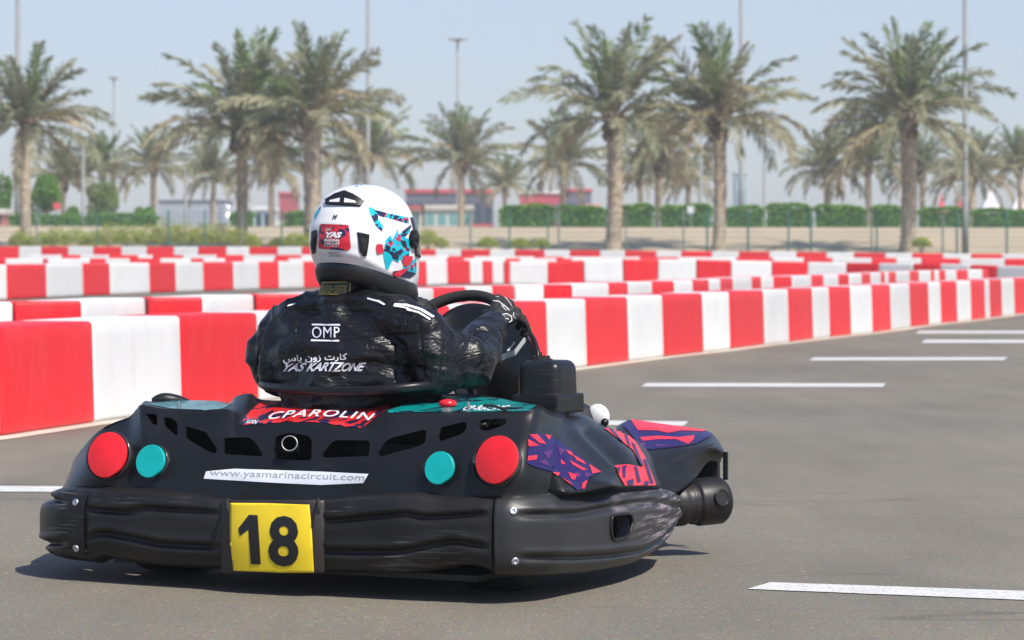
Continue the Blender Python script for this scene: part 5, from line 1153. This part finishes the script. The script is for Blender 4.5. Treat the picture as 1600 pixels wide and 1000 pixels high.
def folds(p):
    v = Vector((p.x, p.y, p.z)); d = 0
    wv_ = v + Vector((0, 0, .05 * noise.noise(v * 4)))
    a = noise.noise(Vector((wv_.x * 3.5 + wv_.z * 4, wv_.y * 4, wv_.z * 11 - wv_.x * 4))); d += .010 * ((1 - min(1, abs(a) * 2.8)) ** 1.5) - .003
    b = noise.noise(Vector((wv_.x * 9 + 7, wv_.y * 9, wv_.z * 22 + wv_.x * 8))); d += .0050 * (1 - min(1, abs(b) * 2.8)) ** 1.3
    c = noise.noise(Vector((wv_.x * 20 + 3, wv_.y * 20, wv_.z * 44 - wv_.x * 16))); d += .0008 * (1 - min(1, abs(c) * 2.6))
    # sleeve folds across the right forearm and elbow
    ax = (wrR - elR); t = (v - elR).dot(ax) / ax.length_squared; rr = ((v - elR) - ax * t).length
    if -.5 < t < 1.1 and rr < .12 and v.x > shR.x + .03:
        ph = t * 15 + 3.0 * noise.noise(v * 9) + 1.2 * math.sin((v.x + v.z) * 30); w_ = sm(t, -.5, 0) * (1 - sm(t, .95, 1.1))
        d += w_ * (.013 * max(0, math.sin(ph)) ** 1.4 - .006) + w_ * .002 * noise.noise(v * 25)
    ax = (elR - shR); t = (v - shR).dot(ax) / ax.length_squared
    if 0 < t < 1 and v.x > shR.x: d += .006 * math.sin(t * 9 + v.z * 30 + 2 * noise.noise(v * 8)) * sm(t, 0, .4)
    # stitched yoke line, side seams and armhole on the back
    px, py = k2px(v)
    if v.y < .55:
        for (x0, y0), (x1, y1) in (((418, 505), (402, 585)), ((655, 505), (664, 600)), ((700, 500), (688, 600)), ((440, 527), (650, 523)), ((468, 500), (462, 596)), ((620, 500), (622, 600)), ((455, 487), (640, 489))):
            ux, uy = x1 - x0, y1 - y0; L = math.hypot(ux, uy); tt = ((px - x0) * ux + (py - y0) * uy) / L / L
            if -.02 < tt < 1.02: dd = abs((px - x0) * uy - (py - y0) * ux) / L; d -= .0045 * math.exp(-(dd / 2.6) ** 2) * (1 if L < 300 else .5)
    return d
displace(suit, folds)
suit_bvh = bvh_of(suit)
suit_o = pobj('race_suit', suit, nylon, smooth=True)
def sdecal(name, poly, m, off=.0025, parent=None, bvh=None, step=1.5): return pobj(name, project(poly, [tuple(range(len(poly)))], bvh or suit_bvh, off, step), m, parent or suit_o)
def stext(s, p0, pr, pu, m='white_print', off=.0025, bvh=None, parent=None, step=1.5, name='lettering', **k): return pobj(name, text_px(s, p0, pr, pu, bvh or suit_bvh, off, step, **k), M[m] if isinstance(m, str) else m, parent or suit_o)
lilac = mat('lilac_white_print', (.60, .60, .70), .5)
stext('OMP', (488, 528.5), (531, 528.5), (488, 511), lilac, offset=.0, spacing=1.05)
for y in (506.5, 531.5): sdecal('logo_bar', [(488 - (y > 520) * 2, y), (532 - (y > 520) * 2, y + .5), (532 - (y > 520) * 2, y + 3), (488 - (y > 520) * 2, y + 2.5)], lilac)
stext('\uFEB1\uFE8E\uFEF3 \uFEE5\uFEED\uFEAF \uFE95\uFEAD\uFE8E\uFEDB', (443, 568), (543, 565), (443, 555), 'white_print', offset=.02)
silver = mat('silver_print', (.62, .64, .68), .4, .2)
stext('YAS', (442, 580.5), (477, 580.5), (446, 567), silver, offset=.03, shear=.3, spacing=.95)
stext('KARTZONE', (479, 581), (569, 580), (483, 567), silver, offset=.028, shear=.3, spacing=.92)
Z4 = lambda l_: [(370 + x / 2.857, 270 + y / 2.857) for x, y in l_]
for poly in ([(585, 558), (640, 572), (668, 590), (660, 594), (630, 578), (584, 564)], [(705, 585), (760, 590), (830, 612), (882, 645), (872, 650), (820, 620), (755, 598), (704, 592)], [(702, 590), (752, 602), (818, 626), (866, 655), (860, 660), (812, 632), (748, 608), (700, 598)]):
    sdecal('shoulder_stripe', Z4(poly), M['white_print'], .004)
sdecal('sleeve_tab', Z4([(230, 592), (262, 584), (264, 590), (228, 599)]), M['white_print'], .003)
# stitched square on the right sleeve head: thin raised cord
def cord(pts, r=.0014, m=None, name='stitching', par=None, bvh=None, off=.001):
    P = []
    for i in range(len(pts) - 1):
        (x0, y0), (x1, y1) = pts[i], pts[i + 1]; n = max(2, int(math.hypot(x1 - x0, y1 - y0) / 3))
        for k in range(n + (i == len(pts) - 2)):
            p, n_ = hit(bvh or suit_bvh, x0 + (x1 - x0) * k / n, y0 + (y1 - y0) * k / n)
            if p is not None: P.append(p + n_ * off)
    if len(P) > 2:
        m2 = MB(); m2.tube(P, r, 6); return pobj(name, m2.mesh(), m or nylon, par or suit_o, smooth=True)
cord(Z4([(755, 640), (752, 760), (762, 820), (832, 850), (838, 780), (845, 690), (872, 655)])); cord(Z4([(760, 770), (835, 848)])); cord(Z4([(762, 822), (838, 778)])); cord(Z4([(755, 768), (838, 776)]))
cord(Z4([(110, 640), (95, 760), (90, 860)])); cord(Z4([(870, 650), (838, 780), (832, 920)]), .0022)
# collar and its gold-lettered patch
m2 = MB(); ring = []
cw = K(541, 462, .475); rings = []
for k, (z, ra, rb) in enumerate([(-.035, .088, .082), (-.015, .076, .074), (.02, .072, .070), (.040, .070, .068), (.040, .064, .062), (.0, .062, .060)]):
    rings.append([cw + Vector((math.cos(t) * ra, math.sin(t) * rb, z + .010 * math.sin(t) * 0)) for t in np.linspace(0, 2 * math.pi, 49)])
col_me = grid_mesh(np.array([[tuple(p) for p in r] for r in rings])); orient(col_me, cw); cbvh = bvh_of(col_me); col_o = pobj('collar', col_me, mat('knit_collar', (.011, .011, .012), .75, bump=.4, bscale=200, bdist=.002), suit_o, smooth=True)
gold = mat('gold_thread', (.42, .30, .05), .5)
pat = [(495, 441), (548, 440), (547, 455), (543, 460), (494, 460)]
po = pobj('collar_patch', project(pat, [tuple(range(5))], cbvh, .0025, 3), M['ink'], col_o)
def gl(poly): return pobj('patch_border', project(poly, [tuple(range(len(poly)))], cbvh, .0035, 3), gold, col_o)
gl([(495, 441), (548, 440), (548, 441.2), (495, 442.2)]); gl([(494, 459), (543, 459), (543, 460.4), (494, 460.4)]); gl([(546.6, 440), (548, 440), (547, 455), (543.5, 460), (542.5, 459), (546, 454.5)])
for s_, y0, y1 in (('GK-FIA  67678', 450, 446), ('YAS KARTZONE', 454.6, 450.8), ('8856-2018', 458.6, 455)): stext(s_, (500, y0), (541, y0 - .4), (500, y1), gold, .004, cbvh, col_o, 2.0)
# ---- gloves
glove = mat('black_glove', (.010, .010, .011), .7, bump=.4, bscale=220, bdist=.0015, var=.3, vscale=30)
def hand(wr, knk0, knk1, rimf, name, thumb_dir, r0=.0135):
    "palm from the wrist to a line of knuckles, four separate fingers bent over the rim and a thumb from the palm's side"
    parts = [('c', (wr, .034), (wr.lerp((knk0 + knk1) / 2, .4), .032))]
    for i in range(4):
        k = knk0.lerp(knk1, i / 3); parts.append(('c', (wr.lerp(k, .25), .022), (k, .0150)))
    palm_ = parts
    fing = []
    for i in range(4):
        k = knk0.lerp(knk1, i / 3); ln = (.040, .045, .043, .034)[i]; r = (.0118, .0122, .0118, .0105)[i]
        dirs = rimf(i); p = k; 
        for j, d in enumerate(dirs):
            q = p + d.normalized() * ln * (1, .68, .5)[j]; fing.append(('c', (p, r * (1, .92, .85)[j] + (.0012 if j == 0 else 0)), (q, r * (.92, .85, .78)[j]))); p = q
    tb = wr.lerp(knk0, .35) + thumb_dir[0] * .012; q = tb + thumb_dir[0] * .038; q2 = q + thumb_dir[1] * .030
    fing += [('c', (tb, .017), (q, .0135)), ('c', (q, .0135), (q2, .0115))]
    return blob(palm_ + fing, .0030, 4)
kn0, kn1 = K(778, 467, .955), K(807, 494, .925)
def rf(i): return [Vector((.55, .55, -.25 - .1 * i)), Vector((.25, .35, -.95)), Vector((-.35, -.25, -.75))]
g_me = hand(K(768, 508, .865), kn0, kn1, rf, 'glove', (Vector((-.75, .55, .1)).normalized(), Vector((-.1, .85, -.35)).normalized()))
g_bvh = bvh_of(g_me); gR = pobj('glove', g_me, glove, smooth=True)
m2 = MB(); d_ = (kn0.lerp(kn1, .5) - K(768, 508, .865)).normalized(); q = d_.to_track_quat('Z', 'Y').to_matrix(); c_ = K(766, 511, .860)
m2.tube([c_ - d_ * .012, c_ + d_ * .002, c_ + d_ * .014, c_ + d_ * .018], [.042, .043, .040, .035], 24); pobj('glove_cuff', m2.mesh(), glove, gR, smooth=True)
kl0, kl1 = K(640, 466, 1.00), K(664, 474, .985)
def rfl(i): return [Vector((.1, .6, -.1)), Vector((.2, .5, -.8)), Vector((.1, -.5, -.75))]
pobj('glove', hand(K(628, 486, .91), kl0, kl1, rfl, 'glove', (Vector((.8, .4, 0)).normalized(), Vector((.4, .8, -.3)).normalized())), glove, smooth=True)
# white piping and wordmark on the glove
def gcord(z5, r=.0010, m=None): cord(Z5(z5), r, M['white_print'], 'glove_piping', gR, g_bvh, .0005)
gcord([(666, 114), (690, 108), (715, 122), (735, 140), (755, 165), (772, 195)]); gcord([(780, 225), (776, 245), (792, 262)], .0009); gcord([(640, 140), (668, 128), (690, 130)], .0008)
gcord([(645, 150), (665, 156), (690, 158), (705, 170), (720, 182), (738, 196), (752, 212)], .0018); gcord([(705, 180), (722, 200), (735, 212)], .0013)
gcord([(705, 240), (735, 232), (765, 248), (768, 272), (750, 285)], .0016); gcord([(700, 275), (722, 280), (708, 296)], .0018); gcord([(716, 258), (740, 262), (748, 268)], .0016); gcord([(706, 262), (724, 248)], .0016)
# boots
for a_ in (ankL, ankR):
    pobj('boot', blob([('c', (a_ + Vector((0, -.01, .04)), .055), (a_ + Vector((0, .02, -.05)), .05)), ('c', (a_ + Vector((0, .02, -.05)), .045), (a_ + Vector((0, .18, .03)), .033))], .006, 5), mat('boot_suede_%d' % int(a_.x * 100 + 100), (.02, .02, .022), .8), smooth=True)
# ---- helmet
HY_ = R(-11); hq = Matrix.Rotation(HY_, 3, 'Z')
HT = [(.1535, .002, .002, .002), (.1505, .030, .040, .040), (.142, .054, .074, .070), (.125, .080, .106, .102), (.10, .100, .130, .128), (.07, .1135, .1465, .146), (.035, .1225, .1565, .158), (0, .1265, .1605, .165), (-.035, .1265, .1585, .170), (-.07, .1240, .153, .173), (-.10, .1195, .145, .174), (-.125, .1130, .135, .170)]
HC = catmull(HT, 4)
def hpt(phi, z, off=0.0):
    i = np.searchsorted(-HC[:, 0], -z); i = min(max(i, 1), len(HC) - 1); t = (HC[i - 1, 0] - z) / (HC[i - 1, 0] - HC[i, 0]); w_, b_, f_ = [float(HC[i - 1, k] + (HC[i, k] - HC[i - 1, k]) * t) for k in (1, 2, 3)]
    c, s = math.cos(phi), math.sin(phi); e = 2 / 2.35; x = math.copysign(abs(s) ** e, s) * w_; y = math.copysign(abs(c) ** e, c) * (f_ if c > 0 else b_)
    zz = z if z > 0 else z * ((.104 + .040 * c) / .125)
    n_ = Vector((x / w_ ** 2, y / (b_ if c < 0 else f_) ** 2, z / .15 ** 2 * .6)).normalized()
    return hc + hq @ (Vector((x, y, zz)) + n_ * off)
def hgrid(phis, zs, off=0.0): return np.array([[tuple(hpt(p, z, off)) for p in phis] for z in zs])
ph_ = np.linspace(-math.pi, math.pi, 121)
zs_ = [HC[i, 0] for i in range(len(HC))]
hm = grid_mesh(hgrid(ph_, zs_)); bm = bmesh.new(); bm.from_mesh(hm); bmesh.ops.remove_doubles(bm, verts=bm.verts, dist=.0008); bm.to_mesh(hm); bm.free(); orient(hm, hc)
# moulded relief: raised rear spoiler shoulders and side channels
HPX = {}
def relief(p):
    px, py = k2px(p)
    if (p - CAMK).length > (hc - CAMK).length + .08: return 0
    d = 0
    def ridge(pts, wd, am):
        best = 1e9
        for (x0, y0), (x1, y1) in zip(pts, pts[1:]):
            ux, uy = x1 - x0, y1 - y0; L2 = ux * ux + uy * uy; t = max(0, min(1, ((px - x0) * ux + (py - y0) * uy) / L2)); best = min(best, math.hypot(px - x0 - t * ux, py - y0 - t * uy))
        return am * math.exp(-(best / wd) ** 2)
    d += ridge(Z4([(330, 250), (375, 225), (500, 225), (560, 260), (640, 300), (690, 330)]), 5, .0028)
    d -= ridge(Z4([(560, 240), (620, 285), (690, 318), (760, 330)]), 4, .0016)
    d += ridge(Z4([(400, 110), (470, 90), (565, 130), (600, 150), (700, 170)]), 6, .002)
    d += ridge(Z4([(345, 345), (450, 352), (545, 370), (640, 420), (720, 460), (770, 490)]), 5, .0025)
    return d
displace(hm, relief); h_bvh = bvh_of(hm)
gloss = mat('white_gloss_shell', (.74, .74, .745), .16, coat=.6, spec=.5)
helm = pobj('helmet', apply_mods(hm, [('SOLIDIFY', dict(thickness=.006, offset=-1))]), gloss, smooth=True)
# neck roll under the shell, lower in front
nr_rows = []
for t, sc, dz in ((0, .985, .012), (.12, 1.02, .0), (.3, 1.035, -.010), (.6, 1.0, -.026), (.85, .93, -.038), (1, .84, -.042), (1.1, .70, -.036)):
    r = []
    for p in ph_:
        q = hpt(p, -.125); c = hc + hq @ Vector((0, .01, 0)); q = Vector((c.x + (q.x - c.x) * sc, c.y + (q.y - c.y) * sc, q.z + dz * (1.45 + .3 * math.cos(p)))); r.append(tuple(q))
    nr_rows.append(r)
nm = grid_mesh(np.array(nr_rows)); orient(nm, hc); n_bvh = bvh_of(nm); roll = pobj('neck_roll', nm, mat('black_trim', (.010, .011, .013), .35), helm, smooth=True)
# balaclava seen between the roll and the collar
pobj('balaclava', blob([('c', (hc + Vector((0, 0, -.06)), .07), (cw + Vector((.012, .01, .0)), .064)), ('c', (hc + Vector((.05, .04, -.10)), .055), (cw + Vector((.04, .03, -.01)), .06))], .008, 6), mat('balaclava_knit', (.010, .010, .011), .8, bump=.3, bscale=150, bdist=.002), smooth=True)
vis = grid_mesh(hgrid(np.linspace(R(-66), R(66), 60), np.linspace(.062, -.045, 16), .005)); orient(vis, hc)
pobj('visor', apply_mods(vis, [('SOLIDIFY', dict(thickness=.003))]), mat('smoked_visor', (.02, .02, .025), .08, coat=.5), helm, smooth=True)
for sg in (1, -1):
    c_ = hpt(sg * R(69), .002, .008); n_ = (hpt(sg * R(69), .002, .02) - hpt(sg * R(69), .002, 0)).normalized(); q = n_.to_track_quat('Z', 'Y').to_matrix(); m2 = MB()
    m2.tube([c_ + n_ * z for z in (-.008, .002, .005, .0052)], [.026, .026, .020, .004], 28); m2.tube([c_ + n_ * .005, c_ + n_ * .009], [.009, .008], 16); pobj('visor_pivot', m2.mesh(), M['plastic'], helm, smooth=False)
def hdec(name, poly, m, off=.0012, step=3.0, th=0, parent=None):
    me = project(poly, [tuple(range(len(poly)))], h_bvh, off, step)
    if th: me = apply_mods(me, [('SOLIDIFY', dict(thickness=th, offset=-1))])
    return pobj(name, me, m, parent or helm)
tealp = mat('teal_paint', (.0, .40, .52), .25, coat=.5); navyp = mat('navy_paint', (.012, .016, .05), .25, coat=.5); redp = mat('red_paint', (.60, .02, .05), .25, coat=.5)
helmred = camo('red_navy_helmet_print', [(.60, .015, .035), (.012, .012, .05), (.60, .02, .04)], 75, (.55, .82), stretch=(1, 1, 1.4), dist=.6)
hdec('rear_vent', Z4([(400, 122), (440, 98), (482, 85), (520, 100), (567, 130), (552, 151), (400, 143)]), M['plastic'], .006, 3, .006)
hdec('vent_slot', Z4([(420, 128), (465, 118), (462, 136), (418, 136)]), mat('vent_insert', (.6, .6, .6), .4), .0068); hdec('vent_slot', Z4([(484, 118), (528, 130), (534, 139), (482, 138)]), mat('vent_insert_b', (.6, .6, .6), .4), .0068)
hdec('red_badge', round_poly(Z4([(372, 228), (500, 232), (510, 338), (492, 348), (370, 338), (366, 326)]), 4), helmred, .0022)
def htext(s, p0, pr, pu, m, off=.0035, **k): return pobj('lettering', text_px(s, p0, pr, pu, h_bvh, off, 3.0, **k), m, helm)
WP = M['white_print']
htext('YAS', Z4([(395, 290)])[0], Z4([(468, 291)])[0], Z4([(399, 264)])[0], WP, offset=.06, shear=.2, spacing=.9)
htext('MARINA', Z4([(393, 306)])[0], Z4([(461, 308)])[0], Z4([(395, 294)])[0], WP, offset=.03); htext('CIRCUIT', Z4([(392, 321)])[0], Z4([(460, 323)])[0], Z4([(393, 309)])[0], WP, offset=.03)
htext('KARTZONE', Z4([(393, 330)])[0], Z4([(452, 331)])[0], Z4([(394, 324)])[0], WP, offset=.0); htext('///', Z4([(398, 260)])[0], Z4([(424, 260)])[0], Z4([(400, 248)])[0], WP, offset=.02)
htext('M', Z4([(430, 206)])[0], Z4([(450, 206)])[0], Z4([(432, 189)])[0], navyp, offset=.02, shear=.2)
gpr = mat('grey_helmet_print', (.35, .35, .36), .4); htext('HELMET', Z4([(408, 362)])[0], Z4([(466, 362)])[0], Z4([(408, 352)])[0], gpr, .002, offset=.02); htext('ZYZ KPN', Z4([(412, 375)])[0], Z4([(470, 375)])[0], Z4([(412, 365)])[0], gpr, .002, offset=.03)
hdec('side_vent', Z4([(338, 262), (358, 254), (361, 275), (352, 358), (340, 360), (334, 320)]), M['plastic'], .004, 3, .004)
hdec('side_vent', Z4([(538, 264), (562, 268), (590, 276), (588, 310), (578, 372), (562, 372), (548, 350)]), M['plastic'], .004, 3, .004)
hdec('vent_slot', Z4([(552, 290), (580, 292), (576, 340), (562, 352)]), M['black'], .0052)
hdec('vent_slot', Z4([(344, 290), (354, 288), (350, 340), (342, 342)]), M['black'], .0052)
T = [[(586, 158), (598, 152), (625, 172), (634, 215), (652, 238), (648, 262), (622, 240), (598, 190)], [(640, 176), (700, 186), (765, 200), (766, 226), (740, 220), (690, 206), (660, 196)], [(664, 300), (684, 278), (694, 298), (716, 250), (722, 282), (768, 240), (752, 290), (775, 300), (770, 340), (740, 360), (720, 400), (694, 388), (676, 430), (664, 428), (652, 360)],
     [(700, 286), (740, 262), (774, 236), (772, 262), (736, 300)], [(722, 330), (772, 320), (768, 380), (742, 410), (728, 380)], [(524, 56), (548, 45), (575, 44), (562, 54), (530, 66)], [(740, 420), (800, 380), (800, 440), (770, 462), (742, 468)], [(345, 190), (378, 148), (374, 168), (350, 208)]]
helmteal = camo('teal_navy_helmet_print', [(.0, .42, .54), (.012, .016, .06), (.0, .38, .50), (.45, .02, .08)], 52, (.66, .80, .95), stretch=(1, 1, 1.6), dist=.5)
for t in T: hdec('teal_graphic', Z4(t), helmteal, .0014)
for t in ([(612, 166), (640, 172), (668, 180), (655, 198), (634, 190)], [(700, 190), (724, 194), (712, 208), (696, 204)], [(664, 320), (684, 330), (680, 356), (662, 350)], [(690, 350), (722, 372), (716, 392), (692, 380)], [(735, 262), (775, 232), (776, 244), (742, 278)], [(728, 300), (752, 306), (760, 340), (740, 330)], [(694, 440), (740, 432), (800, 448), (770, 470), (700, 462)], [(742, 210), (764, 212), (752, 226)], [(676, 300), (690, 304), (684, 318)], [(744, 372), (766, 360), (760, 392), (746, 396)]): hdec('navy_graphic', Z4(t), navyp, .0022)
for t in ([(622, 318), (648, 318), (654, 356), (626, 362), (620, 340)], [(690, 452), (730, 432), (770, 420), (745, 446), (720, 466)], [(738, 370), (782, 372), (780, 396), (752, 420), (740, 406)], [(728, 214), (742, 204), (746, 206), (733, 217)], [(660, 184), (668, 182), (662, 196), (655, 193)]): hdec('red_graphic', Z4(t), redp, .003)
